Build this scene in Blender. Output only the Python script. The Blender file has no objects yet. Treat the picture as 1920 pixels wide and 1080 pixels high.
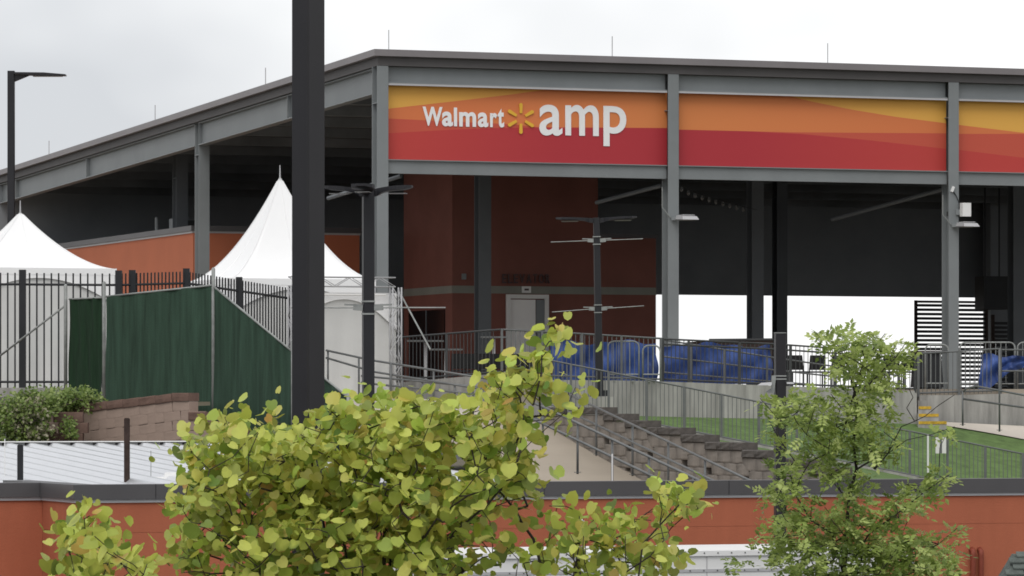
import bpy, math, random
from mathutils import Vector, Matrix
random.seed(7)
R = math.radians
scn = bpy.context.scene
C = scn.collection
# ------------------------------------------------------------------ camera
F = 8100.0; HZ = 757.0; CH = 5.0          # focal length in px of a 1920 px frame, horizon row, eye height
cam_d = bpy.data.cameras.new('camera'); cam = bpy.data.objects.new('camera', cam_d); C.objects.link(cam)
cam.location = (0, 0, CH); cam.rotation_euler = (R(90), 0, 0)
cam_d.sensor_width = 36; cam_d.lens = F / 1920 * 36
cam_d.shift_y = (HZ - 540) / 1920; cam_d.clip_start = 1; cam_d.clip_end = 9000
scn.camera = cam
# ------------------------------------------------------------------ world
SUN_EL, SUN_AZ = R(52), R(194)
w = bpy.data.worlds.new('World'); scn.world = w; w.use_nodes = True
nt = w.node_tree; nt.nodes.clear()
N = nt.nodes.new; LK = nt.links.new
out = N('ShaderNodeOutputWorld'); bg = N('ShaderNodeBackground'); LK(bg.outputs[0], out.inputs[0])
sky = N('ShaderNodeTexSky'); sky.sky_type = 'NISHITA'; sky.sun_disc = False
sky.sun_elevation = SUN_EL; sky.sun_rotation = SUN_AZ
sc = N('ShaderNodeVectorMath'); sc.operation = 'SCALE'; sc.inputs['Scale'].default_value = 0.09
LK(sky.outputs[0], sc.inputs[0])
tc = N('ShaderNodeTexCoord'); mp = N('ShaderNodeMapping'); mp.inputs['Scale'].default_value = (5.5, 5.5, 9.0)
mp.inputs['Location'].default_value = (3.35, 0.6, 0.4)
LK(tc.outputs['Generated'], mp.inputs[0])
nz = N('ShaderNodeTexNoise'); nz.inputs['Scale'].default_value = 1.0; nz.inputs['Detail'].default_value = 4; nz.inputs['Roughness'].default_value = .5
LK(mp.outputs[0], nz.inputs[0])
sep = N('ShaderNodeSeparateXYZ'); LK(tc.outputs['Generated'], sep.inputs[0])
def mth(op, a, b):
    q = N('ShaderNodeMath'); q.operation = op
    for i, v in enumerate((a, b)):
        if isinstance(v, (int, float)): q.inputs[i].default_value = v
        elif v is not None: LK(v, q.inputs[i])
    return q.outputs[0]
band = mth('SINE', mth('MULTIPLY', sep.outputs[0], 8.0), None)          # long soft cloud banks
dens = mth('ADD', mth('MULTIPLY', band, .26), nz.outputs[0])
rp = N('ShaderNodeValToRGB'); LK(dens, rp.inputs[0])
rp.color_ramp.elements[0].position = .30; rp.color_ramp.elements[0].color = (.70, .72, .755, 1)
rp.color_ramp.elements[1].position = .62; rp.color_ramp.elements[1].color = (1.16, 1.16, 1.16, 1)
mx = N('ShaderNodeMix'); mx.data_type = 'RGBA'; mx.inputs[0].default_value = .93
LK(sc.outputs[0], mx.inputs[6]); LK(rp.outputs[0], mx.inputs[7]); LK(mx.outputs[2], bg.inputs[0])
bg.inputs[1].default_value = 1.0
sun_d = bpy.data.lights.new('sun', 'SUN'); sun = bpy.data.objects.new('sun', sun_d); C.objects.link(sun)
sun_d.energy = 1.3; sun_d.angle = R(35); sun_d.color = (1, .97, .93)
# the light comes from behind the camera, a little from the left
sdir = Vector((-math.sin(R(14)) * math.cos(SUN_EL), -math.cos(R(14)) * math.cos(SUN_EL), math.sin(SUN_EL)))
sun.rotation_euler = sdir.to_track_quat('Z', 'Y').to_euler(); sun.location = (-30, -20, 60)
vs = scn.view_settings; vs.view_transform = 'Standard'; vs.look = 'None'; vs.exposure = 0.0; vs.gamma = 1.0; vs.use_curve_mapping = False
scn.cycles.filter_width = 1.7

# ------------------------------------------------------------------ materials
def mat(name, col, rough=.7, var=.12, scale=2.0, bump=0.0, bscale=40.0, metal=0.0, stretch=(1, 1, 1), spec=.3, col2=None, trans=0.0):
    m = bpy.data.materials.new(name); m.use_nodes = True
    t = m.node_tree; b = t.nodes['Principled BSDF']; n = t.nodes.new; l = t.links.new
    b.inputs['Roughness'].default_value = rough; b.inputs['Metallic'].default_value = metal
    b.inputs['Specular IOR Level'].default_value = spec
    c = n('ShaderNodeTexCoord'); mpn = n('ShaderNodeMapping'); mpn.inputs['Scale'].default_value = stretch; l(c.outputs['Object'], mpn.inputs[0])
    z = n('ShaderNodeTexNoise'); z.inputs['Scale'].default_value = scale; z.inputs['Detail'].default_value = 6; z.inputs['Roughness'].default_value = .6
    l(mpn.outputs[0], z.inputs[0])
    r = n('ShaderNodeValToRGB'); l(z.outputs[0], r.inputs[0])
    a = [x * (1 - var) for x in col]; e = [min(1, x * (1 + var)) for x in (col2 or col)]
    r.color_ramp.elements[0].position = .3; r.color_ramp.elements[1].position = .7
    r.color_ramp.elements[0].color = (*a, 1); r.color_ramp.elements[1].color = (*e, 1)
    l(r.outputs[0], b.inputs['Base Color'])
    if bump:
        z2 = n('ShaderNodeTexNoise'); z2.inputs['Scale'].default_value = bscale; z2.inputs['Detail'].default_value = 4; l(c.outputs['Object'], z2.inputs[0])
        bp = n('ShaderNodeBump'); bp.inputs['Strength'].default_value = bump; bp.inputs['Distance'].default_value = .02
        l(z2.outputs[0], bp.inputs['Height']); l(bp.outputs[0], b.inputs['Normal'])
    return m
def attr_mat(name, rough=.6, trans=0.0, spec=.3):
    m = bpy.data.materials.new(name); m.use_nodes = True
    t = m.node_tree; b = t.nodes['Principled BSDF']; n = t.nodes.new; l = t.links.new
    a = n('ShaderNodeAttribute'); a.attribute_name = 'Col'; l(a.outputs['Color'], b.inputs['Base Color'])
    b.inputs['Roughness'].default_value = rough; b.inputs['Specular IOR Level'].default_value = spec
    if trans:
        tr = n('ShaderNodeBsdfTranslucent'); l(a.outputs['Color'], tr.inputs[0])
        ms = n('ShaderNodeMixShader'); ms.inputs[0].default_value = trans
        l(b.outputs[0], ms.inputs[1]); l(tr.outputs[0], ms.inputs[2]); l(ms.outputs[0], t.nodes['Material Output'].inputs[0])
    return m
M = dict(
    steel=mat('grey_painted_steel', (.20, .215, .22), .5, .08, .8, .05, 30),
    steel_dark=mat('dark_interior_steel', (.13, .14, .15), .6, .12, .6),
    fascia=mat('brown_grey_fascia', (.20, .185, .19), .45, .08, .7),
    soffit=mat('shaded_soffit_metal', (.085, .08, .08), .6, .1, .7),  # darker than the fascia: eave shadow put into the colour
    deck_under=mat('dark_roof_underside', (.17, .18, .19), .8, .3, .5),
    back=mat('dark_back_wall', (.24, .255, .27), .85, .12, .4),
    maroon=mat('maroon_brown_wall', (.20, .078, .06), .8, .15, .5, .2, 25),
    band=mat('grey_green_band', (.22, .22, .19), .8, .1, 1),
    orange=mat('orange_stucco', (.46, .145, .075), .85, .07, .5, .35, 60),
    orange2=mat('orange_stucco_low', (.41, .125, .066), .85, .10, .9, .35, 60, stretch=(1.6, 1.6, .35)),
    cap=mat('charcoal_metal_coping', (.085, .082, .085), .45, .1, .6),
    trim=mat('light_metal_trim', (.42, .42, .43), .4, .08, 1),
    black=mat('black_pole_paint', (.014, .013, .0155), .4, .15, 1.5, spec=.4),
    pole2=mat('charcoal_pole_paint', (.013, .013, .016), .5, .15, 1.5, spec=.4),
    white=mat('white_paint', (.72, .72, .71), .5, .05, 1),
    tent=mat('white_tent_vinyl', (.86, .86, .86), .45, .02, .7, .05, 5),
    wallcloth=mat('tent_wall_cloth', (.60, .60, .585), .6, .06, .8, .15, 4),
    rail=mat('galvanised_rail', (.14, .145, .145), .45, .15, 4, metal=.2),
    rail_dk=mat('dark_guardrail', (.055, .057, .058), .5, .15, 4),
    iron=mat('black_iron', (.022, .023, .026), .5, .2, 3),
    galv=mat('chain_link_post', (.27, .28, .27), .5, .25, 5, metal=.2),
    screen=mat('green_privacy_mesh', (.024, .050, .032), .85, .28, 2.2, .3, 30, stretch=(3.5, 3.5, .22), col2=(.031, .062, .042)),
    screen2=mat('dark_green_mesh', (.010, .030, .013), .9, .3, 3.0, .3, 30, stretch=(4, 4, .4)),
    concrete=mat('weathered_concrete', (.33, .32, .30), .9, .32, 1.6, .2, 25, stretch=(2.4, 2.4, .35)),
    path=mat('tan_walkway', (.36, .31, .25), .9, .06, .6, .1, 40),
    pale=mat('pale_walkway', (.52, .47, .41), .9, .08, .8, .1, 40),
    lawn=mat('clipped_lawn', (.10, .16, .05), .95, .3, 3.0, .5, 90),
    block=mat('brown_wall_block', (.165, .145, .128), .95, .28, 1.6, .5, 18, stretch=(1, 1, .6), col2=(.235, .208, .182)),
    blockcap=mat('dark_cap_block', (.092, .082, .074), .95, .25, 5, .6, 18),
    pink=mat('pinkish_brown_block', (.30, .225, .185), .95, .10, 2.2, .3, 20),
    pinkcap=mat('red_brown_cap', (.14, .088, .07), .95, .22, 4, .5, 20),
    blue=mat('blue_tarp', (.030, .055, .19), .4, .35, 1.6, .5, 6, col2=(.05, .10, .31)),
    yellow=mat('yellow_nosing', (.52, .33, .04), .8, .35, 12),
    asphalt=mat('asphalt', (.06, .06, .06), .95, .2, 2, .3, 60),
    earth=mat('earth_bank', (.10, .085, .055), .95, .3, 1, .3, 20),
    railw=mat('white_rail_paint', (.75, .75, .74), .4, .03, 1),
    roofw=mat('bright_metal_roof', (.66, .67, .69), .30, .03, 1, metal=.55),
    plastic=mat('black_plastic', (.015, .016, .018), .5, .2, 3),
    bulb=mat('frosted_bulb', (.10, .10, .10), .4, .1, 3),
    led=mat('led_lens', (.25, .25, .24), .4, .1, 3),
    shingle=mat('grey_green_shingle', (.10, .115, .105), .95, .3, 9, .4, 50),
    red=mat('red_painted_pipe', (.22, .05, .028), .6, .15, 3),
    bark=mat('grey_bark', (.055, .045, .038), .95, .35, 8, .5, 30),
    bark2=mat('dark_bark', (.035, .030, .024), .95, .35, 8, .5, 30),
    leaf=attr_mat('leaf', .45, .42, .4), print=attr_mat('banner_print', .55, 0, .3),
    letter=mat('white_letter', (.80, .80, .80), .5, .02, 1), spark=mat('yellow_spark', (.72, .42, .045), .5, .04, 1),
    door=mat('pale_door', (.82, .80, .78), .5, .04, 1), frame=mat('white_frame', (.70, .69, .67), .5, .04, 1),
    ink=mat('dark_letter', (.085, .055, .055), .6, .1, 1), stone=mat('rust_post', (.035, .022, .018), .8, .4, 6, .3, 30),
    glass=mat('dark_glass', (.01, .012, .014), .15, .1, 1, spec=.5),
)

# ------------------------------------------------------------------ helpers
class MB:
    def __init__(s): s.v = []; s.f = []; s.c = []
    def add(s, vs, fs, cols=None):
        o = len(s.v); s.v += [tuple(p) for p in vs]; s.f += [tuple(i + o for i in f) for f in fs]
        if cols: s.c += cols
        return s
    def hexa(s, p):                            # 8 corners: bottom ring 0-3, top ring 4-7
        return s.add(p, [(3, 2, 1, 0), (4, 5, 6, 7), (0, 1, 5, 4), (1, 2, 6, 5), (2, 3, 7, 6), (3, 0, 4, 7)])
    def box(s, x0, x1, y0, y1, z0, z1):
        return s.hexa([(x0, y0, z0), (x1, y0, z0), (x1, y1, z0), (x0, y1, z0), (x0, y0, z1), (x1, y0, z1), (x1, y1, z1), (x0, y1, z1)])
    def bar(s, a, b, wd, hg=None, up=(0, 0, 1)):   # rectangular bar between two points
        a = Vector(a); b = Vector(b); d = (b - a).normalized(); up = Vector(up)
        if abs(d.dot(up)) > .98: up = Vector((0, 1, 0))
        sx = d.cross(up).normalized(); uz = sx.cross(d).normalized(); hg = hg or wd
        sx *= wd / 2; uz *= hg / 2
        return s.hexa([a - sx - uz, a + sx - uz, b + sx - uz, b - sx - uz, a - sx + uz, a + sx + uz, b + sx + uz, b - sx + uz])
    def tube(s, pts, rad, n=6, cap=True):
        pts = [Vector(p) for p in pts]; rad = rad if isinstance(rad, (list, tuple)) else [rad] * len(pts)
        rings = []
        prev = None
        for i, p in enumerate(pts):
            d = (pts[min(i + 1, len(pts) - 1)] - pts[max(i - 1, 0)]).normalized()
            if prev is None:
                up = Vector((0, 0, 1)) if abs(d.z) < .9 else Vector((1, 0, 0)); prev = d.cross(up).normalized()
            x = (prev - d * prev.dot(d)).normalized(); prev = x; y = d.cross(x)
            rings.append([p + (x * math.cos(2 * math.pi * k / n) + y * math.sin(2 * math.pi * k / n)) * rad[i] for k in range(n)])
        vs = [q for r in rings for q in r]; fs = []
        for i in range(len(pts) - 1):
            for k in range(n): fs.append((i * n + k, i * n + (k + 1) % n, (i + 1) * n + (k + 1) % n, (i + 1) * n + k))
        if cap: fs.append(tuple(range(n - 1, -1, -1))); fs.append(tuple((len(pts) - 1) * n + k for k in range(n)))
        return s.add(vs, fs)
    def grid(s, fn, nu, nv):
        vs = [fn(i / nu, j / nv) for j in range(nv + 1) for i in range(nu + 1)]
        fs = [(j * (nu + 1) + i, j * (nu + 1) + i + 1, (j + 1) * (nu + 1) + i + 1, (j + 1) * (nu + 1) + i) for j in range(nv) for i in range(nu)]
        return s.add(vs, fs)
    def prism(s, poly, thick):                  # poly: planar 3D outline, thick: Vector
        n = len(poly); t = Vector(thick); a = [Vector(p) for p in poly]
        return s.add(a + [p + t for p in a], [tuple(range(n))[::-1], tuple(range(n, 2 * n))] + [(i, (i + 1) % n, n + (i + 1) % n, n + i) for i in range(n)])
    def mesh(s, name, m, smooth=False):
        me = bpy.data.meshes.new(name); me.from_pydata(s.v, [], s.f); me.materials.append(M[m] if isinstance(m, str) else m)
        if s.c:
            a = me.color_attributes.new('Col', 'FLOAT_COLOR', 'POINT')
            a.data.foreach_set('color', [x for c in s.c for x in (*c, 1)])
        if smooth: me.shade_smooth()
        me.update(); return me
    def build(s, name, m, parent=None, smooth=False, off=None):
        if off is not None:
            o = Vector(off); s.v = [tuple(Vector(p) - o) for p in s.v]
        return link(name, s.mesh(name, m, smooth), parent)
def link(name, me, parent=None, loc=None, scale=None, rot=None):
    o = bpy.data.objects.new(name, me); C.objects.link(o)
    if parent: o.parent = parent
    if loc is not None: o.location = loc
    if scale is not None: o.scale = scale
    if rot is not None: o.rotation_euler = rot
    return o
def tag(o, label, cat, group=None):
    o['label'] = label; o['category'] = cat
    if group: o['group'] = group
    return o
def thing(name, label, cat, loc=(0, 0, 0), rz=0, group=None):
    o = bpy.data.objects.new(name, None); C.objects.link(o); o.empty_display_size = .3
    o.location = loc; o.rotation_euler = (0, 0, rz); return tag(o, label, cat, group)
def struct(name, mb, m, smooth=False):
    o = mb.build(name, m, None, smooth); o['kind'] = 'structure'; return o
def P(x, y, Y): return Vector(((x - 960) / F * Y, Y, CH + (HZ - y) / F * Y))
def lerp(a, b, k): return a + (b - a) * k
def at(pts, x):                                # piecewise linear
    if x <= pts[0][0]: return pts[0][1]
    for (x0, y0), (x1, y1) in zip(pts, pts[1:]):
        if x <= x1: return lerp(y0, y1, (x - x0) / (x1 - x0))
    return pts[-1][1]
# pavilion frame: u runs along the long front, t runs back into the building
ANG = math.atan2(.352, .936); D1 = Vector((math.cos(ANG), math.sin(ANG), 0)); D2 = Vector((-math.sin(ANG), math.cos(ANG), 0))
O1 = Vector(((717.5 - 960) / F * 110, 110, 0))
def u_at(x, t, o=O1):
    k = (x - 960) / F; return (k * (o.y + D2.y * t) - o.x - D2.x * t) / (D1.x - D1.y * k)
def t_at(x, u, o=O1):
    k = (x - 960) / F; return (o.x + D1.x * u - k * (o.y + D1.y * u)) / (-D2.x + D2.y * k)
def Yut(u, t, o=O1): return o.y + D1.y * u + D2.y * t
def z_at(y, u, t, o=O1): return CH + (HZ - y) / F * Yut(u, t, o)
def uz(x, y, t, o=O1):
    u = u_at(x, t, o); return u, z_at(y, u, t, o)
def tz(x, y, u, o=O1):
    t = t_at(x, u, o); return t, z_at(y, u, t, o)
def W(u, t, z, o=O1): return o + D1 * u + D2 * t + Vector((0, 0, z))
DECK = 5.40

# ------------------------------------------------------------------ ground
struct('ground', MB().grid(lambda a, b: ((a - .5) * 6000, -400 + b * 6000, 0), 8, 8), 'asphalt')
struct('hillside', MB().grid(lambda a, b: (-60 + 140 * a, 78 + 130 * b, min(1, b * 130 / 24) * 2.3 + (0.02 if b > 0 else 0.01)), 6, 40), 'earth')
# curves that carry the terrain: base of the plaza wall, base of the slope fence, edge above the block wall
WB = [(900, 772, 103), (1040, 776, 103.4), (1200, 780, 104), (1447, 785, 105.6), (1719, 795, 107.5), (1762, 793, 107.9), (1920, 801, 108.5), (2100, 806, 109)]
FB = [(900, 748, 100), (1035, 766, 100), (1200, 795, 100), (1300, 815, 100), (1447, 843, 100), (1690, 892, 100), (1920, 940, 100), (2100, 978, 100)]
def cur(cv, x): return P(x, at([(c[0], c[1]) for c in cv], x), at([(c[0], c[2]) for c in cv], x))
def lawn_pt(x, v):
    a = cur(WB, x); b = cur(FB, x); return a.lerp(b, v)
lawn = MB().grid(lambda a, b: lawn_pt(940 + 1150 * a, -.02 + 1.02 * b), 60, 8)
TOPL = [(1040, 762), (1130, 768), (1215, 790), (1300, 813), (1370, 828), (1430, 846), (1500, 862), (1560, 880), (1640, 905), (1720, 930), (2100, 1040)]
wa = P(1030, 780, 98.8); wa.z = 0; wdir = P(1220, 895, 91.9) - P(1030, 788, 98.8); wdir.z = 0; wdir.normalize()
def lawn2(a, b):                               # strip between the slope fence and the top of the block wall
    x = lerp(1034, 2090, a); p = cur(FB, x); k = (x - 960) / F
    q = wa + wdir * ((k * wa.y - wa.x) / (wdir.x - k * wdir.y)); Y = max(q.y + .25, 80)
    return p.lerp(P(x, at(TOPL, x) + 16, Y), b)
lawn.grid(lawn2, 60, 6)
struct('lawn', lawn, 'lawn')
# plaza slab and the upper landing on the left
pl = MB()
edge = [W(u_at(x, -2.5 - (x - 1035) / 500), -2.5 - (x - 1035) / 500, DECK) for x in ()]
WT = [(905, 703, 103), (1040, 712, 103.4), (1200, 714, 104), (1447, 723, 105.6), (1719, 733, 107.5)]
front = [cur([(c[0], c[1], c[2] + .25) for c in WT], x) for x in (905, 1040, 1120, 1200, 1320, 1447, 1580, 1715)]
front += [P(1723, 741, 108.6), P(1920, 737, 109), P(2150, 735, 110)]
front = [Vector((p.x, p.y, DECK - .03)) for p in front]
fl = [Vector((-19, 112, DECK - .03)), P(560, 735, 107)] 
fl[1].z = DECK - .03
backp = [W(u, 70, DECK - .03) for u in (0, 60)]
pl.prism([backp[0], fl[0], fl[1]] + front + [backp[1]], (0, 0, -.4))
struct('plaza_floor', pl, 'path')
struct('tent_terrace', MB().prism([Vector((-19, 98.6, 5.22)), Vector((-7, 98.6, 5.22)), Vector((-3.6, 104.5, 5.22)), Vector((-6, 114, 5.22)), Vector((-19, 114, 5.22))], (0, 0, -.5)), 'concrete')
land = MB().grid(lambda a, b: P(lerp(600, 915, a), lerp(lerp(734, 757, a), lerp(800, 822, a), b), lerp(lerp(105, 102.6, a), 96, b)), 8, 4)
struct('landing', land, 'pale')
# ramp path that comes down between the handrails
def pth(a, b):
    yr = lerp(788, 1010, b); xr = lerp(1030, 1424, b); Yr = lerp(99.3, 85, b)
    q = P(xr, yr, Yr); l = q + Vector((-3.2, -1.2, 0)); return q.lerp(l, a)
struct('path', MB().grid(pth, 4, 12), 'path')
wk = MB().grid(lambda a, b: lawn_pt(lerp(1726, 2080, a), b * at([(1726, .03), (1760, .05), (1920, .19), (2080, .3)], lerp(1726, 2080, a))) + Vector((0, 0, .03)), 30, 3)
struct('walkway', wk, 'pale')

# ------------------------------------------------------------------ pavilion
pav = thing('open_air_pavilion', 'long grey steel open air pavilion with a low sloped roof and dark interior', 'building', W(0, 0, DECK), ANG)
def L(u, t, z): return (u, t, z - DECK)
def pbox(u0, u1, t0, t1, z0, z1): return MB().box(u0, u1, t0, t1, z0 - DECK, z1 - DECK)
ROOF0 = z_at(92, -.3, -.3); RS = -.0273
def rz_(t): return ROOF0 + RS * (t + .3)
UE, TE = 62, 46
rf = MB()
def slab(z0, z1, o):
    rf.hexa([L(-o, -o, rz_(-o) + z0), L(UE, -o, rz_(-o) + z0), L(UE, TE, rz_(TE) + z0), L(-o, TE, rz_(TE) + z0),
             L(-o, -o, rz_(-o) + z1), L(UE, -o, rz_(-o) + z1), L(UE, TE, rz_(TE) + z1), L(-o, TE, rz_(TE) + z1)])
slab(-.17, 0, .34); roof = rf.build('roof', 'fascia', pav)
rf = MB(); slab(-.40, -.173, .20); rf.build('soffit_band', 'soffit', roof)  # set-back lower band, its tone darkened to carry the shadow under the edge
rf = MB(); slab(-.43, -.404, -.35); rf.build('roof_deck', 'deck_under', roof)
# ribs of the steel roof deck seen from below, rafters
for i in range(13):
    t = 3.3 + i * 3.3
    MB().box(.3, UE - .5, t, t + .12, rz_(t) - .72 - DECK, rz_(t) - .45 - DECK).build('purlin', 'deck_under', pav)
for x, y0, y1 in ((729, 56, 91), (1148, 68, 102), (1552, 81, 118)):
    u, z = uz(x, y0, .1); MB().tube([L(u, .1, rz_(.1)), L(u, .1, z)], .013, 5).build('lightning_rod', 'trim', roof)
for x, y0 in ((498, 127), (291, 197), (92, 264)):
    t, z = tz(x, y0, .1); MB().tube([L(.1, t, rz_(t)), L(.1, t, z)], .015, 5).build('lightning_rod', 'trim', roof)
def hcol(name, u, t, z0, z1, wd=.30, dp=.42, m='steel'):
    o = MB(); f = .028
    o.box(u - wd / 2, u + wd / 2, t - dp / 2, t - dp / 2 + f, z0 - DECK, z1 - DECK)
    o.box(u - wd / 2, u + wd / 2, t + dp / 2 - f, t + dp / 2, z0 - DECK, z1 - DECK)
    o.box(u - .012, u + .012, t - dp / 2 + f, t + dp / 2 - f, z0 - DECK, z1 - DECK)
    o.box(u - wd / 2 + .003, u - .016, t - dp / 2 + f, t + dp / 2 - f, z1 - .95 - DECK, z1 - .93 - DECK)
    o.box(u - wd / 2 - .1, u + wd / 2 + .1, t - dp / 2 - .1, t + dp / 2 + .1, z0 - .001 - DECK, z0 + .03 - DECK)
    return o.build(name, m, pav)
ucol = [u_at(717.5, -.2), u_at(1262.5, -.2), u_at(1788, -.2)]
ucol += [ucol[2] + 8.0 * k for k in (1, 2, 3)]
for k, u in enumerate(ucol): hcol('column', u, 0, 5.33 if k >= 2 else DECK, rz_(0) - .404)
for x in (375,): hcol('column', .05, t_at(379, .05), DECK, rz_(16) - .404, .32, .42)
hcol('column', .05, 41.0, DECK, rz_(41) - .404, .32, .42)
for x, t in ((905, 13.5), (1416, 13.5), (1462, 27), (338, 24), (1905, 15)):
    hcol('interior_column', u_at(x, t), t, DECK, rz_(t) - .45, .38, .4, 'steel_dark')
for ua, ub in zip(ucol, ucol[1:]):
    a, b = ua + .155, ub - .155
    z0 = z_at(156, ucol[0], 0)
    bm = MB().box(a, b, -.015, .015, z0 + .025 - DECK, rz_(0) - .406 - DECK)
    bm.box(a, b, -.15, .15, z0 - DECK, z0 + .025 - DECK); bm.build('eave_beam', 'steel', pav)
    MB().box(a, b, -.17, -.11, z0 - .055 - DECK, z0 - .005 - DECK).build('banner_track', 'trim', pav)
    zl1 = z_at(301, ucol[0], 0); zl0 = z_at(325, ucol[0], 0)
    bm = MB().box(a, b, -.10, .02, zl0 - DECK, zl1 - DECK); bm.box(a, b, -.17, .17, zl1 + .002 - DECK, zl1 + .027 - DECK)
    bm.build('sign_beam', 'steel', pav)
# rake beam on the left side with its stiffeners
def rake(t0, t1):
    o = MB(); zt0, zt1 = rz_(t0) - .41, rz_(t1) - .41; d = .66
    o.hexa([L(-.015, t0, zt0 - d), L(.015, t0, zt0 - d), L(.015, t1, zt1 - d), L(-.015, t1, zt1 - d), L(-.015, t0, zt0), L(.015, t0, zt0), L(.015, t1, zt1), L(-.015, t1, zt1)])
    for q in (-d, -.03):
        o.hexa([L(-.13, t0, zt0 + q - .003), L(.13, t0, zt0 + q - .003), L(.13, t1, zt1 + q - .003), L(-.13, t1, zt1 + q - .003),
                L(-.13, t0, zt0 + q + .025), L(.13, t0, zt0 + q + .025), L(.13, t1, zt1 + q + .025), L(-.13, t1, zt1 + q + .025)])
    return o.build('rake_beam', 'steel', pav)
tm = t_at(379, .05)
rake(.215, tm - .215); rake(tm + .215, 40.75); rake(41.25, 45.5)
for x in (540, 163, 30):
    t = t_at(x, -.1); z = rz_(t)
    MB().box(-.128, -.017, t - .02, t + .02, z - 1.04 - DECK, z - .44 - DECK).build('stiffener', 'steel', pav)
# diagonal braces under the sign beam and inside
for x0, y0, x1, y1, t0, t1 in ((1240, 348, 1118, 380, 0.6, 4.0), (1772, 354, 1560, 412, .6, 5.0), (752, 330, 615, 372, .7, 3.5)):
    a = uz(x0, y0, t0); b = uz(x1, y1, t1)
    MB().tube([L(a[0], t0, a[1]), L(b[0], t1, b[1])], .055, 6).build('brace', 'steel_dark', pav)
# hanging back wall, leaving the bright gap above the plaza
ub0 = u_at(1232, 40); zb = z_at(552, ub0, 40)
pbox(-.2, UE, 40, 40.3, zb, rz_(40) - .45).build('back_wall', 'back', pav)
pbox(-.2, u_at(1215, 40), 40.02, 40.25, DECK, zb - .01).build('back_wall_lower', 'back', pav)
ur = u_at(1848, 39); pbox(ur, UE, 38.6, 39.2, DECK, rz_(39) - .45).build('stage_wall', 'back', pav)
# string of festoon bulbs is its own thing
fs = thing('festoon_light', 'string of small festoon bulbs under the pavilion roof between two columns', 'string light', W(u_at(1275, .5), .5, z_at(352, u_at(1275, .5), .5)), ANG)
oz = fs.location.z; ou = u_at(1275, .5)
pts = []
for k in range(12):
    x = lerp(1278, 1420, k / 11); y = 349 + 45 * (k / 11) ** .8; t = lerp(.6, 8, k / 11); u = u_at(x, t); pts.append((u - ou, t - .5, z_at(y, u, t) - oz))
MB().tube(pts, .008, 4).build('cable', 'plastic', fs)
for p in pts[:10]:
    MB().tube([(p[0], p[1], p[2] - .02), (p[0], p[1], p[2] - .09), (p[0], p[1], p[2] - .15)], [.025, .05, .02], 6).build('bulb', 'bulb', fs)

# ------------------------------------------------------------------ banners
def lin(c): return tuple((x / 12.92 if x <= .04045 else ((x + .055) / 1.055) ** 2.4) for x in c)
YEL, ORA, DOR, RED = lin((.86, .62, .30)), lin((.82, .46, .28)), lin((.75, .33, .26)), lin((.67, .20, .23))
OR2, RE2, YE2 = lin((.82, .50, .29)), lin((.73, .26, .24)), lin((.87, .66, .31))
def banner(label, x0, x1, top, bot, bounds, cols):
    ys_ = lambda x: (at(top, x), at(bot, x))
    tB = .06; uc, zc = uz((x0 + x1) / 2, at(bot, (x0 + x1) / 2), tB)
    o = thing('banner_sign', label, 'sign', W(uc, tB, zc), ANG, 'printed banners along the eave')
    mb = MB(); nb = len(bounds) + 1; n = 48
    for b in range(nb):
        vs = []; cs = []
        for i in range(n + 1):
            x = lerp(x0, x1, i / n); yt, yb = ys_(x)
            yy = [yt] + [min(max(at(q, x), yt), yb) for q in bounds] + [yb]
            for j in range(1, len(yy)): yy[j] = max(yy[j], yy[j - 1])
            for y in (yy[b], yy[b + 1]):
                u, z = uz(x, y, tB); vs.append((u - uc, 0, z - zc))
                c0, c1, cx = cols[b]; k = min(1, max(0, (x - cx[0]) / (cx[1] - cx[0]))); cs.append(tuple(lerp(c0[q], c1[q], k) for q in range(3)))
        mb.add(vs, [(2 * i, 2 * i + 1, 2 * i + 3, 2 * i + 2) for i in range(n)], cs)
    mb.build('printed_face', 'print', o)
    a, za = uz(x0, at(top, x0), tB); b_, zb_ = uz(x1, at(bot, x1), tB)
    MB().box(a - uc, b_ - uc, .004, .03, .01, za - zc - .01).build('backing_panel', 'steel_dark', o)
    return o, uc, zc
TOP = [(700, 158), (1250, 169), (1775, 186), (1920, 190), (2300, 200)]; BOT = [(700, 302), (1250, 311), (1775, 321), (1920, 324), (2300, 331)]
BIG = [(600, 900), (2000, 900)]
b1, buc, bzc = banner('yellow orange and red banner with white lettering and yellow spark, leftmost of the row', 725, 1251, TOP, BOT,
    [[(725, 204), (850, 190), (960, 177), (1050, 164), (1300, 120)], [(725, 222), (850, 228), (960, 233), (1010, 238.5), (1251, 240)], [(725, 250), (850, 243), (930, 240), (1010, 239), (1251, 240)]],
    [(YE2, YEL, (725, 1000)), (ORA, OR2, (800, 1250)), (DOR, DOR, (725, 1000)), (RE2, RED, (740, 1050))])
banner('orange and red banner without lettering between second and third columns', 1273, 1774, TOP, BOT,
    [[(1273, 120), (1455, 174), (1520, 190), (1600, 206), (1680, 219), (1774, 231)], [(1273, 243), (1400, 246), (1480, 248), (1774, 250)], [(1273, 243), (1400, 246), (1500, 251), (1620, 262), (1774, 279)]],
    [(YEL, YE2, (1450, 1774)), (OR2, ORA, (1300, 1774)), (DOR, DOR, (0, 1)), (RED, RE2, (1400, 1774))])
banner('yellow topped banner cut by the right edge of the picture', 1797, 2300, TOP, BOT,
    [[(1797, 234), (1920, 249), (2100, 262), (2300, 270)], [(1797, 251), (1920, 251), (2100, 266), (2300, 274)], [(1797, 281), (1920, 296), (2100, 308), (2300, 318)]],
    [(YE2, YE2, (0, 1)), (ORA, ORA, (0, 1)), (DOR, DOR, (0, 1)), (RE2, RE2, (0, 1))])
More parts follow.
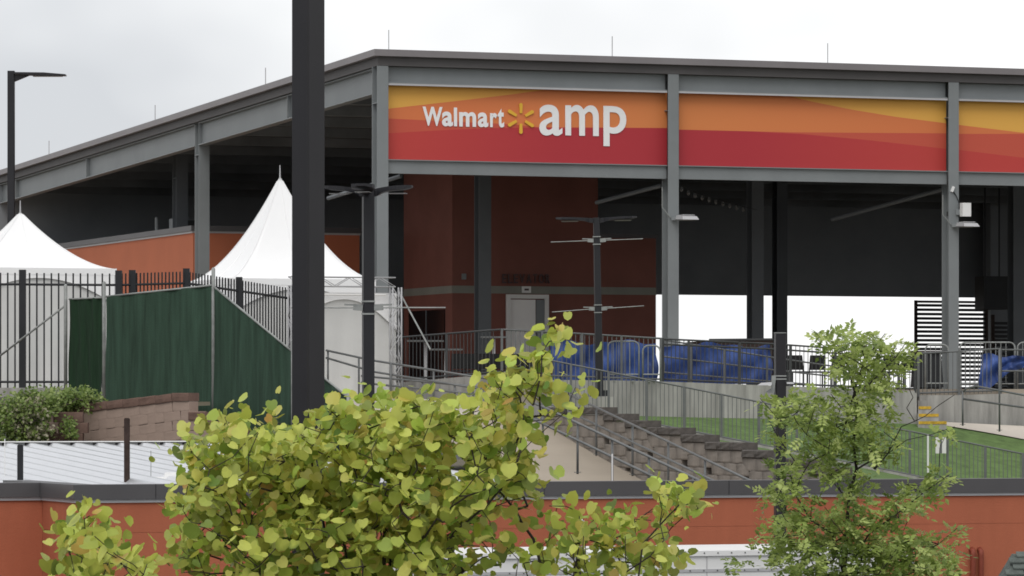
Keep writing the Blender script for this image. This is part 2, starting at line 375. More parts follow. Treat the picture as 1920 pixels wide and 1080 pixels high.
def glyph(ch, off):
    cu = bpy.data.curves.new('glyph', 'FONT'); cu.body = ch; cu.offset = off; cu.extrude = .5; cu.resolution_u = 6
    ob = bpy.data.objects.new('glyph', cu); C.objects.link(ob)
    me = bpy.data.meshes.new_from_object(ob.evaluated_get(bpy.context.evaluated_depsgraph_get()))
    bpy.data.objects.remove(ob); bpy.data.curves.remove(cu); return me
def put_glyph(ch, u0, u1, z0, z1, depth, y, parent, m, off, name='letter'):
    me = glyph(ch, off); xs = [v.co.x for v in me.vertices]; ys = [v.co.y for v in me.vertices]
    a, b, c, d = min(xs), max(xs), min(ys), max(ys)
    for v in me.vertices:
        x, q, z = v.co; v.co = (lerp(u0, u1, (x - a) / (b - a)), y + (-depth if z > 0 else 0), lerp(z0, z1, (q - c) / (d - c)))
    me.materials.clear(); me.materials.append(M[m]); me.update(); return link(name, me, parent)
def sgn(X, Y): return 780 + X / 4.5714, 160 + Y / 4.5714
for ch, x0, x1, y0, y1, of in (('W', 62, 232, 185, 345, .03), ('a', 228, 322, 225, 350, .03), ('l', 330, 357, 190, 350, .0), ('m', 375, 520, 230, 352, .03), ('a', 535, 625, 233, 357, .03), ('r', 640, 700, 237, 357, .03), ('t', 705, 760, 200, 360, .03),
                            ('a', 1062, 1260, 168, 428, .014), ('m', 1285, 1572, 172, 428, .014), ('p', 1612, 1808, 180, 520, .014)):
    q0 = sgn(x0, y1); q1 = sgn(x1, y0); ua, za = uz(*q0, .0); ub, zb2 = uz(*q1, .0)
    put_glyph(ch, ua - buc, ub - buc, za - bzc, zb2 - bzc, .015, -.006, b1, 'letter', of)
cu_, cz_ = uz(*sgn(903, 283), .0); pxm = Yut(cu_, 0) / F / 4.5714
for k in range(6):
    a = R(90 + 60 * k); dx, dz = math.cos(a), math.sin(a); mb = MB(); n = 8; out_ = []
    r0, r1, w0, w1 = 45 * pxm, 132 * pxm, 11 * pxm, 15 * pxm
    for j in range(n + 1):
        b = math.pi / 2 - math.pi * j / n; out_.append((r1 - w1 + w1 * math.cos(b), w1 * math.sin(b)))
    out_ = [(r0, w0)] + out_ + [(r0, -w0)]
    mb.prism([(cu_ - buc + (p[0] * dx - p[1] * dz) * 1.02, -.008, cz_ - bzc + p[0] * dz + p[1] * dx) for p in out_], (0, -.03, 0)).build('spark_ray', 'spark', b1)

# ------------------------------------------------------------------ buildings under the roof
bx = thing('concession_building', 'low orange concession building under the left end of the pavilion roof', 'building', W(.9, 17.2, DECK), ANG)
tB = t_at(362, .9); ztop = z_at(433, .9, tB); uR = u_at(674, tB); h = ztop - DECK
bx.location = W(.9, tB, DECK)
MB().box(0, uR - .9, 0, 20, 0, h).build('wall', 'orange', bx)
MB().box(-.08, uR - .9 + .08, -.08, 20.1, h, h + .16).build('coping', 'cap', bx)
MB().box(-.03, uR - .9 + .03, -.03, 20.03, h - .06, h - .002).build('coping_drip', 'trim', bx)
rt = thing('rooftop_unit', 'small grey air conditioning unit on the orange concession building roof', 'air conditioner', W(2.2, tB + 5, ztop + .16), ANG)
MB().box(-.5, .5, -.35, .35, .0, .42).build('cabinet', 'steel', rt); MB().box(-.42, .42, -.37, -.352, .05, .36).build('grille', 'rail_dk', rt)
MB().tube([(-1.0, 0, 0), (-1.0, 0, .45)], .06, 8).build('vent_pipe', 'steel', rt)
tE = 15.5; uE = u_at(848, tE); el = thing('elevator_tower', 'maroon brown elevator tower with grey band and pale doorway inside the pavilion', 'building', W(uE, tE, DECK), ANG)
def E(x, y): u, z = uz(x, y, tE); return u - uE, z - DECK
tl = t_at(757, uE) - tE; u12 = E(1121, 400)[0]; u13, zc2 = E(1230, 447); ztow = rz_(tE) - .5 - DECK - .3
MB().box(0, u12, 0, tl, 0, ztow).build('tower_wall', 'maroon', el)
MB().box(u12 + .002, u13, .004, tl, 0, zc2).build('low_wall', 'maroon', el)
MB().box(u12 + .004, u13 + .05, -.06, tl + .05, zc2, zc2 + .12).build('coping', 'cap', el)
zb0, zb1 = E(1000, 551)[1], E(1000, 537)[1]
bd = MB().box(-.012, u13 + .01, -.012, -.001, zb0, zb1); bd.box(-.012, -.001, 0, tl, zb0, zb1); bd.build('band', 'band', el)
d0, d1 = E(948, 552), E(1027, 552); zd = d0[1]
fr = MB().box(d0[0], d0[0] + .12, -.10, -.014, 0, zd); fr.box(d1[0] - .12, d1[0], -.10, -.014, 0, zd); fr.box(d0[0] + .121, d1[0] - .121, -.10, -.014, zd - .12, zd - .001)
dr = MB().box(d0[0] + .122, d1[0] - .40, -.03, -.014, 0, zd - .15).build('door', 'door', el); fr.build('door_frame', 'frame', dr)
MB().box(d1[0] - .38, d1[0] - .125, -.05, -.014, 0, zd - .15).build('sliding_leaf', 'steel', dr)
s0, s1 = E(978, 549), E(995, 537); sp = MB().box(s0[0], s1[0], -.035, -.0125, s0[1], s1[1]).build('door_sign', 'frame', el)
MB().box(lerp(s0[0], s1[0], .27), lerp(s0[0], s1[0], .75), -.04, -.036, lerp(s0[1], s1[1], .35), lerp(s0[1], s1[1], .65)).build('sign_print', 'ink', sp)
x = 941.0
for ch in 'ELEVATOR':
    wpx = 9.5 if ch in 'VAO' else 7.6; a = E(x, 531); b = E(x + wpx, 514); x += wpx + 3.2
    put_glyph(ch, a[0], b[0], a[1], b[1], .04, -.02, el, 'ink', .01)
dl0 = t_at(835, uE) - tE; dl1 = t_at(768, uE) - tE; z58 = z_at(580, uE, tE + dl0) - DECK
MB().box(-.03, -.004, dl0, dl1, 0, z58).build('double_door', 'glass', el); MB().box(-.045, -.031, (dl0 + dl1) / 2 - .03, (dl0 + dl1) / 2 + .03, 0, z58).build('door_mullion', 'steel_dark', el)
a = E(869, 524); MB().box(a[0] - .06, a[0] + .06, -.08, -.002, a[1], a[1] + .17).build('wall_fixture', 'steel', el)

# screen with horizontal slats beyond the gap, and speaker box
t9 = 37.0; uo = u_at(1715, t9); sl = thing('slatted_screen', 'black screen of horizontal slats standing in the bright gap', 'screen', W(uo, t9, DECK), ANG)
u1_ = u_at(1850, t9); ztp = z_at(563, uo, t9) - DECK
for k in range(24):
    z = ztp - .13 - k * .158
    if z < .1: break
    MB().box(.09, u1_ - uo - .02, -.02, .02, z - .10, z).build('slat', 'plastic', sl)
for u in (0, (u1_ - uo) * .98): MB().box(u, u + .09, -.05, .05, 0, ztp).build('post', 'stone', sl)
MB().box(.09, u1_ - uo, -.04, .04, ztp - .09, ztp - .005).build('top_rail', 'stone', sl)
u2 = u_at(1897, t9); sl2 = thing('slatted_screen', 'narrow black slatted screen right of the wider one, at the dark stage wall', 'screen', W(u1_ + .25, t9, DECK), ANG)
for k in range(20):
    z = ztp - .76 - k * .158
    if z < .1: break
    MB().box(.05, u2 - u1_ - .25, -.02, .02, z - .10, z).build('slat', 'plastic', sl2)
MB().box(-.06, .05, -.05, .05, 0, ztp - .5).build('post', 'stone', sl2); MB().box(u2 - u1_ - .25, u2 - u1_ - .1, -.05, .05, 0, ztp - .5).build('post', 'stone', sl2)
us = u_at(1845, 30); zs = z_at(580, us, 30); lw = thing('line_speaker', 'black box loudspeaker hanging at the right edge of the bright gap', 'speaker', W(us, 30, zs), ANG)
MB().box(0, .95, 0, .7, 0, 1.15).build('cabinet', 'plastic', lw)
for sx in (.2, .75): MB().box(sx - .02, sx + .02, .3, .34, 1.15, rz_(30) - .45 - zs).build('hanger', 'plastic', lw)

# fixtures on the columns
def flood(label, x, y, ci):
    u = ucol[ci]; z = z_at(y, u, -.3); o = thing('floodlight', label, 'light', W(u, -.22, z), ANG, 'floodlights on the columns')
    MB().hexa([(.0, -.62, -.04), (.46, -.62, -.04), (.46, -.12, -.02), (.0, -.12, -.02), (.02, -.55, .05), (.42, -.55, .05), (.42, -.14, .08), (.02, -.14, .08)]).build('housing', 'trim', o)
    MB().box(.04, .40, -.56, -.2, -.052, -.042).build('lens', 'led', o)
    for k in range(7): MB().box(.06 + k * .05, .085 + k * .05, -.5, -.17, .07, .095).build('cooling_fin', 'trim', o)
    MB().bar((-.05, -.01, .0), (.1, -.16, .02), .09).build('bracket', 'steel', o)
    MB().tube([(-.28, .1, .82), (-.28, .1, .30), (-.1, -.02, .03)], .014, 5).build('conduit', 'galv', o)
flood('grey floodlight jutting from the middle column below the sign beam', 1255, 410, 1)
flood('grey floodlight on the right column below the white box', 1782, 423, 2)
u, z = ucol[2] + .08, z_at(406, ucol[2], -.3); ab = thing('antenna_box', 'white wireless antenna box clamped to the right column', 'antenna', W(u, -.22, z), ANG)
MB().box(.03, .28, -.30, -.13, 0, .36).build('case', 'white', ab); MB().bar((-.02, -.005, .12), (.12, -.14, .12), .06, .14).build('bracket', 'steel', ab)
MB().tube([(.05, -.10, .3), (-.02, -.03, .55), (-.12, .0, .70)], .014, 5).build('cable', 'plastic', ab)
MB().bar((-.16, -.02, .66), (-.10, -.02, .80), .06).build('connector', 'white', ab)
MB().box(-.2, .12, .02, .2, 0.02, .14).build('strap', 'rail_dk', ab)

# ------------------------------------------------------------------ fences and rails
UNIT = {}
def unit(m, wd):
    k = (m, wd)
    if k not in UNIT: UNIT[k] = MB().box(-wd / 2, wd / 2, -wd / 2, wd / 2, 0, 1).mesh('picket', m)
    return UNIT[k]
def poly_at(pts, s):
    for a, b in zip(pts, pts[1:]):
        l = (b - a).xy.length
        if s <= l or b is pts[-1]: return a.lerp(b, min(1, s / l) if l else 0)
        s -= l
def plen(pts): return sum((b - a).xy.length for a, b in zip(pts, pts[1:]))
def fence(name, label, cat, base, top, gap, m, pw=.018, rails=(0.06, .97), rw=.045, posts=(), postw=.07, postx=.0, pm=None, group=None, phigh=1.0, plow=0.0, gap2=None):
    o = thing(name, label, cat, base[0], 0, group); B = base[0]; LB = plen(base); LT = plen(top)
    if gap:
        ss = [i * gap for i in range(1, int(LB / gap))]
        if gap2: ss = [q for q in ss if q < gap2[0]] + [gap2[0] + i * gap2[1] for i in range(1, int((LB - gap2[0]) / gap2[1]))]
        for s in ss:
            a = poly_at(base, s); b = poly_at(top, s * LT / LB); hgt = b.z - a.z
            link('picket', unit(m, pw), o, a - B + Vector((0, 0, hgt * plow)), (1, 1, hgt * (phigh - plow)))
    for r in rails:
        pts = [poly_at(base, LB * k / 24).lerp(poly_at(top, LT * k / 24), r) - B for k in range(25)]
        mb = MB()
        mb.tube(pts, rw / 2, 6); mb.build('rail', m, o, True)
    for s in posts:
        a = poly_at(base, s * LB); b = poly_at(top, s * LT); link('post', unit(pm or m, postw), o, a - B - Vector((0, 0, .04)), (1, 1, b.z - a.z + postx + .04))
    return o
def PP(lst): return [P(*q) for q in lst]
# iron fence on the left, three runs of one fence
b_ = PP([(-40, 728, 98), (222, 728, 98), (349, 729, 99.7), (548, 733, 103.4)]); t_ = PP([(-40, 511, 98), (222, 513, 98), (349, 509, 99.7), (548, 541, 103.4)])
for q, r in zip(b_, t_): r.x, r.y = q.x, q.y
LBf = plen(b_); sx = lambda x: next(s / 400 for s in range(401) if (lambda p: p.x / p.y * F + 960)(poly_at(b_, LBf * s / 400)) >= x)
fence('iron_fence', 'black iron picket fence with square posts around the white tents', 'fence', b_, t_, .165, 'iron', .034, (.055, .90), .06, [sx(42), sx(222), sx(248), sx(349), sx(448), 1], .15, .07, gap2=((b_[1] - b_[0]).length, .118))
struct('fence_kerb', MB().prism([P(-60, 727, 97.85), P(210, 727, 97.85), P(210, 745, 97.85), P(-60, 745, 97.85)], (0, .5, 0)), 'concrete')
# green screened chain link fence
gf = thing('screened_fence', 'chain link fence covered with green privacy mesh above the brick retaining wall', 'fence', P(123, 760, 95.5))
B = gf.location.copy()
def panel(q, m, nm='privacy_screen', wav=.03):
    a, b, c, d = [P(*k) for k in q]; a.xy, b.xy = d.xy, c.xy            # top left, top right, bottom right, bottom left
    def fn(i, j):
        p = d.lerp(c, i).lerp(a.lerp(b, i), j); nrm = Vector(((c - d).y, -(c - d).x, 0)).normalized()
        return p - B + nrm * (wav * math.sin(i * 23 + j * 3) * math.sin(j * 5 + i * 4) + .03 * math.sin(i * 3.14) * (1 - j))
    MB().grid(fn, 40, 16).build(nm, m, gf, True)
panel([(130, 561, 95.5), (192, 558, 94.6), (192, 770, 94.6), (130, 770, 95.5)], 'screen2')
panel([(199, 556, 94.5), (397, 535, 93), (397, 900, 93), (199, 790, 94.5)], 'screen')
panel([(400, 537, 93), (548, 659, 91), (548, 960, 91), (400, 900, 93)], 'screen')
panel([(549, 660, 91), (652, 745, 89.5), (652, 990, 89.5), (549, 960, 91)], 'screen')
for x, yt, Y, yb in ((123, 535, 95.5, 745), (195, 530, 94.55, 770), (400, 504, 93, 830), (549, 640, 91, 920), (653, 738, 89.5, 960)):
    a = P(x, yb, Y); b = P(x, yt, Y); MB().tube([a - B, b - B, b - B + Vector((0, 0, .03))], [.04, .04, .015], 8).build('post', 'galv', gf, True)
for q in (((130, 561, 95.5), (192, 558, 94.6)), ((199, 556, 94.5), (397, 535, 93)), ((400, 537, 93), (548, 659, 91)), ((549, 660, 91), (652, 745, 89.5)), ((-30, 690, 97), (121, 574, 95.6))):
    MB().tube([P(*q[0]) - B, P(*q[1]) - B], .024, 6).build('rail', 'galv', gf, True)
# plaza guardrail on the wall
def dz(pts, h): return [p + Vector((0, 0, h)) for p in pts]
gb = PP([(635, 727, 106), (760, 716, 105), (938, 702, 103.1)]); gt = PP([(635, 641, 106), (760, 630, 105), (938, 616, 103.1)])
fence('guardrail', 'dark picket guardrail climbing along the ramp in front of the white truss', 'railing', gb, gt, .115, 'rail_dk', .018, (.06, .98), .05, (0, .33, .66), .06, 0)
gb = PP([(941, 703, 103.15), (1040, 710, 103.5), (1239, 716, 104.3)]); gt = PP([(941, 616, 103.15), (1040, 621, 103.5), (1239, 633, 104.3)])
fence('guardrail', 'dark picket guardrail in front of the doorway and first blue tarp', 'railing', gb, gt, .115, 'rail', .018, (.06, .98), .05, (0, .25, .5, .75, 1), .06, 0)
gb = PP([(1243, 716, 104.5), (1447, 724, 105.8), (1600, 729, 106.8), (1716, 733, 107.5)]); gt = PP([(1243, 634, 104.5), (1447, 643, 105.8), (1600, 654, 106.8), (1716, 664, 107.5)])
fence('guardrail', 'dark picket guardrail against the bright gap left of the stairs', 'railing', gb, gt, .115, 'rail_dk', .018, (.06, .86, .98), .05, (0, .1, .3, .5, .68, .85, 1), .06, 0)
gb = PP([(1722, 742, 108.2), (1800, 739, 108.5), (1874, 737, 108.8)]); gt = PP([(1722, 661, 108.2), (1800, 657, 108.5), (1874, 652, 108.8)])
fence('guardrail', 'dark picket guardrail right of the stairs, in front of the right column', 'railing', gb, gt, .115, 'rail', .018, (.06, .98), .05, (0, .5, 1), .06, 0)
gb = PP([(1876, 737, 108.9), (2100, 738, 110)]); gt = PP([(1876, 654, 108.9), (2100, 655, 110)])
fence('guardrail', 'guardrail cut by the right edge beside the draped blue tarp', 'railing', gb, gt, 0, 'rail', .018, (.5, .98), .05, (0, .5, 1), .06, 0)
# three sloping rails of the inner ramp, right of the corner post
ib = PP([(1240, 722, 105.0), (1447, 733, 106.2), (1700, 745, 108)]); it = PP([(1240, 634, 105.0), (1447, 668, 106.2), (1700, 705, 108)])
fence('ramp_handrail', 'sloping three bar handrail behind the guardrail and across the second blue tarp', 'railing', [p + Vector((0, .5, 0)) for p in ib], [p + Vector((0, .5, 0)) for p in it], 0, 'rail', .02, (.28, .62, .98), .045, (0, .12, .25, .42, .7, 1), .05, 0)
# lower slope fence
sb = [cur(FB, x) for x in (1000, 1035, 1200, 1447, 1690, 1920, 2080)]
st = PP([(1000, 668, 100), (1035, 675, 100), (1200, 708, 100), (1447, 757, 100), (1690, 804, 100), (1920, 850, 100), (2080, 882, 100)])
sb = [p + Vector((0, 0, .06)) for p in sb]
fence('slope_fence', 'long grey picket fence running down the lawn slope above the block wall', 'fence', sb, st, .098, 'rail', .016, (.01, .985), .045, [k / 15.3 for k in range(16)], .055, 0)
# kerb under the slope fence
struct('kerb', MB().grid(lambda a, b: cur(FB, lerp(960, 2090, a)) + Vector((0, (-.12, -.12, .12, .12)[int(round(b * 3))], (-.2, .055, .055, -.2)[int(round(b * 3))])), 40, 3), 'concrete')
# handrails of the descending path: two runs
def hand(label, top, low, posts, group=None):
    o = thing('handrail', label, 'railing', P(*posts[0][:2], posts[0][3]) , 0, group); Bq = Vector(o.location)
    for q in (top, low): MB().tube([P(*k) - Bq for k in q], .026, 7).build('rail', 'rail', o, True)
    for x, yt, yb, Y in posts:
        MB().tube([P(x, yb, Y) - Bq - Vector((0, 0, .03)), P(x, yt, Y) - Bq], .024, 7).build('post', 'rail', o, True)
        MB().tube([P(x, yb, Y) - Bq, P(x, yb, Y) - Bq + Vector((0, 0, .012))], .07, 8).build('base_plate', 'rail', o)
    return o
hand('galvanised handrail beside the stepped block wall', [(1051, 732, 95), (1395, 896, 82), (1430, 912, 81)], [(1062, 770, 95), (1322, 894, 84), (1360, 912, 82.5)],
     [(1118, 766, 852, 92.3), (1186, 798, 890, 89.6), (1253, 830, 925, 87), (1322, 862, 962, 84.5), (1395, 897, 1002, 82)])
hand('galvanised handrail on the near side of the tan path', [(1000, 755, 87), (1040, 773, 86), (1303, 897, 78), (1340, 914, 77)], [(1000, 786, 87), (1040, 805, 86), (1232, 897, 80), (1270, 915, 79)],
     [(1018, 765, 852, 86.6), (1083, 795, 886, 84.6), (1148, 825, 921, 82.6), (1217, 858, 958, 80.5), (1300, 897, 1004, 78)])
hand('dark three rail handrail run along the landing left of the tree', [(612, 657, 102), (700, 676, 100), (800, 692, 99), (925, 712, 98)], [(612, 671, 102), (700, 697, 100), (800, 713, 99), (925, 733, 98)],
     [(615, 657, 745, 102), (673, 670, 750, 100.8), (733, 681, 757, 99.6), (813, 694, 778, 98.9), (887, 706, 778, 98.4)])
hand('lower dark handrail on the far side of the landing', [(612, 697, 104), (700, 707, 103), (800, 716, 102), (925, 728, 101)], [(612, 708, 104), (700, 720, 103), (800, 730, 102), (925, 742, 101)],
     [(640, 700, 742, 103.5), (755, 712, 752, 102.4), (792, 715, 758, 102.1), (853, 721, 760, 101.6)])
# ------------------------------------------------------------------ concrete walls
def cwall(label, tops, bots, th=.25, name='concrete_wall'):
    mb = MB(); a = PP(tops); b = PP(bots)
    for i in range(len(b)): b[i].x, b[i].y = a[i].x, a[i].y
    o = thing(name, label, 'wall', b[0]); Bq = Vector(o.location); off = Vector((-.02, th, 0))
    for i in range(len(a) - 1):
        e = Vector((.004, 0, 0)) if i else Vector((0, 0, 0))
        q = [b[i] + e, b[i + 1], b[i + 1] + off, b[i] + off + e]; r = [a[i] + e, a[i + 1], a[i + 1] + off, a[i] + off + e]
        m2 = MB().hexa([k - Bq - Vector((0, 0, .25)) for k in q] + [k - Bq for k in r]); m2.build('wall_section', 'concrete', o)
    return o
cwall('curved grey concrete retaining wall between the lawn and the plaza', [(1030, 712, 103.4), (1200, 714, 104), (1320, 718, 104.7), (1447, 723, 105.6), (1585, 728, 106.5), (1719, 733, 107.5)],
      [(1030, 776, 103.4), (1200, 781, 104), (1320, 783, 104.7), (1447, 786, 105.6), (1585, 790, 106.5), (1719, 796, 107.5)])
cwall('grey concrete retaining wall right of the yellow edged stairs', [(1724, 741, 108.1), (1790, 741, 108.3), (1920, 737, 108.8), (2120, 736, 110)], [(1724, 795, 108.1), (1790, 795, 108.3), (1920, 803, 108.8), (2120, 808, 110)])
cwall('low concrete ramp wall behind the landing handrails', [(630, 727, 105.6), (760, 716, 104.6), (850, 708, 103.8), (915, 702, 103.1)], [(630, 742, 105.6), (760, 752, 104.6), (850, 758, 103.8), (915, 766, 103.1)])
# stairs with yellow nosings
stt = thing('stair', 'short concrete stairs with yellow edges in the gap of the plaza wall', 'stairs', P(1722, 796, 106.9)); Bq = Vector(stt.location)
for k, (y0, y1, xr) in enumerate(((806, 790, 1775), (790, 776, 1760), (776, 762, 1746), (762, 751, 1738), (751, 742, 1734))):
    Y = 107.0 + .3 * k; a = P(1721, y0 + 8, Y); b = P(xr, y1, Y); dpt = 1.9 - .3 * k
    sp = MB().box(a.x - Bq.x, b.x - Bq.x, Y - Bq.y, Y + .295 - Bq.y, a.z - Bq.z, b.z - Bq.z).build('step', 'concrete', stt)
    if k < 3: MB().box(a.x - Bq.x + .02, b.x - Bq.x, Y - .012 - Bq.y, Y - .002 - Bq.y, b.z - .07 - Bq.z, b.z + .003 - Bq.z).build('nosing', 'yellow', sp)
hand('grey handrail beside the pale walkway at the right edge', [(1806, 735, 107), (1812, 728, 107), (1830, 724, 106.8), (1920, 741, 105.8), (2050, 766, 104.5)], [(1806, 748, 107), (1920, 764, 105.8), (2050, 789, 104.5)],
     [(1805, 734, 796, 107), (1874, 654, 807, 106.3), (1960, 748, 830, 105.4)])

# ------------------------------------------------------------------ block walls
def blockobj(sz, m, seed, k=1.0):
    rnd = random.Random(seed); mb = MB(); l, d, h_ = sz; j = lambda s: rnd.uniform(-s, s) * k
    xs = [-l / 2, l / 2]; fr = []
    pts = []
    for z in (0, h_ * .12, h_ * .5, h_ * .88, h_):
        inset = .03 * k if z in (0, h_) else j(.012)
        pts.append([(-l / 2 + .006 * k, -d / 2 + inset + .02 * k, z), (-l / 2 + l * .08, -d / 2 + inset + j(.012), z), (j(.05), -d / 2 + inset - .02 * k + j(.015), z), (l / 2 - l * .08, -d / 2 + inset + j(.012), z), (l / 2 - .006 * k, -d / 2 + inset + .02 * k, z)])
    n = 5; vs = [p for r in pts for p in r]; f = [(r * n + i, r * n + i + 1, (r + 1) * n + i + 1, (r + 1) * n + i) for r in range(4) for i in range(4)]
    b0 = len(vs); vs += [(-l / 2 + .006, d / 2, 0), (l / 2 - .006, d / 2, 0), (-l / 2 + .006, d / 2, h_), (l / 2 - .006, d / 2, h_)]
    f += [(20, 21, 22, 23, 24, b0 + 3, b0 + 2), (0, b0, b0 + 1, 4, 3, 2, 1), (4, b0 + 1, b0 + 3, 24, 19, 14, 9), (0, 5, 10, 15, 20, b0 + 2, b0), (b0, b0 + 2, b0 + 3, b0 + 1)]
    return mb.add(vs, f).mesh('block', m)
bw = thing('block_wall', 'stepped brown segmental block wall below the slope fence', 'wall', P(1030, 830, 99.3)); Bq = Vector(bw.location)
bl = .74; bh = .25; rzw = math.atan2(wdir.y, wdir.x)
mv = [blockobj((bl, .3, bh), 'block', s, .45) for s in range(4)]; mc = [blockobj((bl * 1.0, .36, .16), 'blockcap', 9 + s, .7) for s in range(3)]
nblk = int(27 / bl)
for i in range(nblk):
    s = (i + .5) * bl; p = wa + wdir * s; x = 960 + F * p.x / p.y
    ztopc = CH + (HZ - at(TOPL, x)) / F * p.y; zc_ = round((ztopc - .16) / .14) * .14
    zlow = CH + (HZ - at([(1030, 790), (1220, 897), (1424, 1010)], x)) / F * p.y - .3
    rows = int((zc_ - max(zlow, 0)) / bh) + 1
    for r in range(min(rows, 7)):
        link('block', mv[(i * 3 + r * 5) % 4], bw, p - Bq * 1 + wdir * (bl / 2 if r % 2 else 0) + Vector((0, 0, zc_ - (r + 1) * bh)), (1, 1, .985), (0, 0, rzw))
    link('cap_block', mc[i % 3], bw, p - Bq + Vector((0, 0, zc_ + .004)), None, (0, 0, rzw + random.uniform(-.02, .02)))
core = MB()
for i in range(nblk - 1):
    s = i * bl; p = wa + wdir * (s + .05); q = p + wdir * bl; x = 960 + F * p.x / p.y; zt = CH + (HZ - at(TOPL, x)) / F * p.y - .5
    nv = Vector((-wdir.y, wdir.x, 0)) * .05
    if nv.y < 0: nv = -nv
    core.hexa([p + nv - Bq + Vector((0, 0, .3)), q + nv - Bq + Vector((0, 0, .3)), q + 3 * nv - Bq + Vector((0, 0, .3)), p + 3 * nv - Bq + Vector((0, 0, .3))] + [v - Bq + Vector((0, 0, zt)) for v in (p + nv, q + nv, q + 3 * nv, p + 3 * nv)])
core.build('gravel_core', 'block', bw)
# pinkish brown wall on the left
pw = thing('brick_retaining_wall', 'pinkish brown segmental retaining wall with red cap below the green fence', 'wall', P(60, 860, 91)); Bq = Vector(pw.location)
wa = P(60, 762, 91); wb = P(470, 740, 87.6); d = wb - wa; d.z = 0; Lw = d.length; d.normalize(); rzp = math.atan2(d.y, d.x)
bl, bh = .44, .2
def tl(x): return -.118 if 138 < x < 344 else 0.0
pv = [blockobj((bl, .3, bh), 'pink', 30 + s, .10) for s in range(4)]; pc = [blockobj((bl * 1.01, .36, .17), 'pinkcap', 40 + s, .3) for s in range(3)]
PT = [(60, 766), (140, 761), (345, 737), (349, 737), (350, 748), (362, 748), (363, 762), (378, 762), (379, 775), (395, 775), (396, 790), (420, 790), (421, 800), (470, 800)]
for i in range(int(Lw / bl)):
    p = wa + d * ((i + .5) * bl); p.z = 0; x = 960 + F * p.x / p.y; zt = CH + (HZ - at(PT, x)) / F * p.y - .17
    nrow = 7
    for r in range(nrow):
        link('block', pv[(i * 5 + r * 3) % 4], pw, p - Bq + d * (bl / 2 if r % 2 else 0) + Vector((0, 0, zt - (r + 1) * bh + (.5 * bl * math.tan(-tl(x)) if r % 2 else 0))), (1, 1, .995), (0, tl(x), rzp))
    link('cap_block', pc[i % 3], pw, p - Bq + Vector((0, 0, zt + .004)), None, (0, tl(x), rzp))
# darker return corner of that wall
pr = thing('brick_pier', 'darker stepped corner of the retaining wall half covered by shrubs', 'wall', P(100, 860, 89.5)); Bq2 = Vector(pr.location)
for i in range(3):
    for r in range(7 - (0 if i else 2)):
        p = P(90 + i * 26, 772, 89.5 - .15 * i); link('block', pc[(i + r) % 3], pr, p - Bq2 + Vector((.1 if r % 2 else 0, 0, -.22 * (r + 1) - (0 if i else .4))), (.72, 1, 1.25))
struct('earth_bank', MB().grid(lambda a, b: P(lerp(-60, 394, a), lerp(lerp(768, 752, a), 745, b) + 8, lerp(lerp(91.2, 89.2, a), lerp(97.6, 92.6, a), b)), 10, 4), 'earth')

# ------------------------------------------------------------------ tents
def tent(label, cx, cy_peak, cy_eave, Y, S, zbase, arch=True):
    ctr = P(cx, cy_eave, Y); zt = P(cx, cy_peak, Y).z; ze = ctr.z
    o = thing('peaked_tent', label, 'tent', (ctr.x, ctr.y, zbase), ANG, 'white peaked tents'); n = 28; H = S / 2
    def cz(r): return (ze - zbase) + (zt - ze) * ((1 - r) ** 1.75 * .93 + .07 * (1 - r))
    mb = MB(); nr, npr = 36, 64; ring = []
    for k in range(npr):
        f = 4 * k / npr; e = f - int(f); ring.append([(-1 + 2 * e, -1), (1, -1 + 2 * e), (1 - 2 * e, 1), (-1, 1 - 2 * e)][int(f)])
    vs = [(x * H * (i + .25) / (nr + .25), y * H * (i + .25) / (nr + .25), cz((i + .25) / (nr + .25)) - .035 * math.sin(math.pi * i / nr) * (1 - (min(abs(x), abs(y))) ** 2)) for i in range(nr + 1) for x, y in ring]
    mb.add(vs, [(i * npr + k, i * npr + (k + 1) % npr, (i + 1) * npr + (k + 1) % npr, (i + 1) * npr + k) for i in range(nr) for k in range(npr)] + [tuple(range(npr))])
    mb.build('canopy', 'tent', o, True)
    for k in range(8):
        dx, dy = [(1, 1), (-1, 1), (-1, -1), (1, -1), (1, 0), (0, 1), (-1, 0), (0, -1)][k]
        MB().tube([(dx * H * r, dy * H * r, cz(r) + .004 - (.035 * math.sin(math.pi * r) if k > 3 else 0)) for r in [.03 + .97 * q / 20 for q in range(21)]], .011, 4).build('seam', 'tent', o)
    MB().tube([(0, 0, cz(0) - .05), (0, 0, cz(0) + .27)], [.02, .012], 6).build('finial', 'trim', o)
    hz = ze - zbase; vd = .16
    for k in range(4):
        c, s_ = math.cos(k * math.pi / 2), math.sin(k * math.pi / 2); rot = lambda p: (p[0] * c - p[1] * s_, p[0] * s_ + p[1] * c, p[2])
        MB().grid(lambda i, j: rot((-H + S * i, -H - .01, hz + .02 - vd * j)), 1, 1).build('valance', 'tent', o)
        if arch:     # side curtain with an arched valance above it
            MB().grid(lambda i, j: rot((-H + .05 + (S - .1) * i, -H - .004, hz - .10 - j * (.12 + .62 * (2 * i - 1) ** 2))), 24, 2).build('arched_valance', 'tent', o, True)
        if arch != 'open' :
            MB().grid(lambda i, j: rot((-H + .06 + (S - .12) * i, -H + .05 + .035 * math.sin(i * 40) * j, hz - .1 - j * (hz - .14))), 60, 6).build('side_curtain', 'wallcloth', o, True)
        MB().tube([rot((-H + .04, -H + .04, 0)), rot((-H + .04, -H + .04, hz))], .045, 8).build('leg', 'trim', o, True)
tent('tall white peaked tent right of the green screened fence', 525, 330, 528, 107.2, 3.75, 5.22)
tent('lower white peaked tent at the left edge behind the iron fence', 38, 397, 508, 104, 3.75, 5.22)
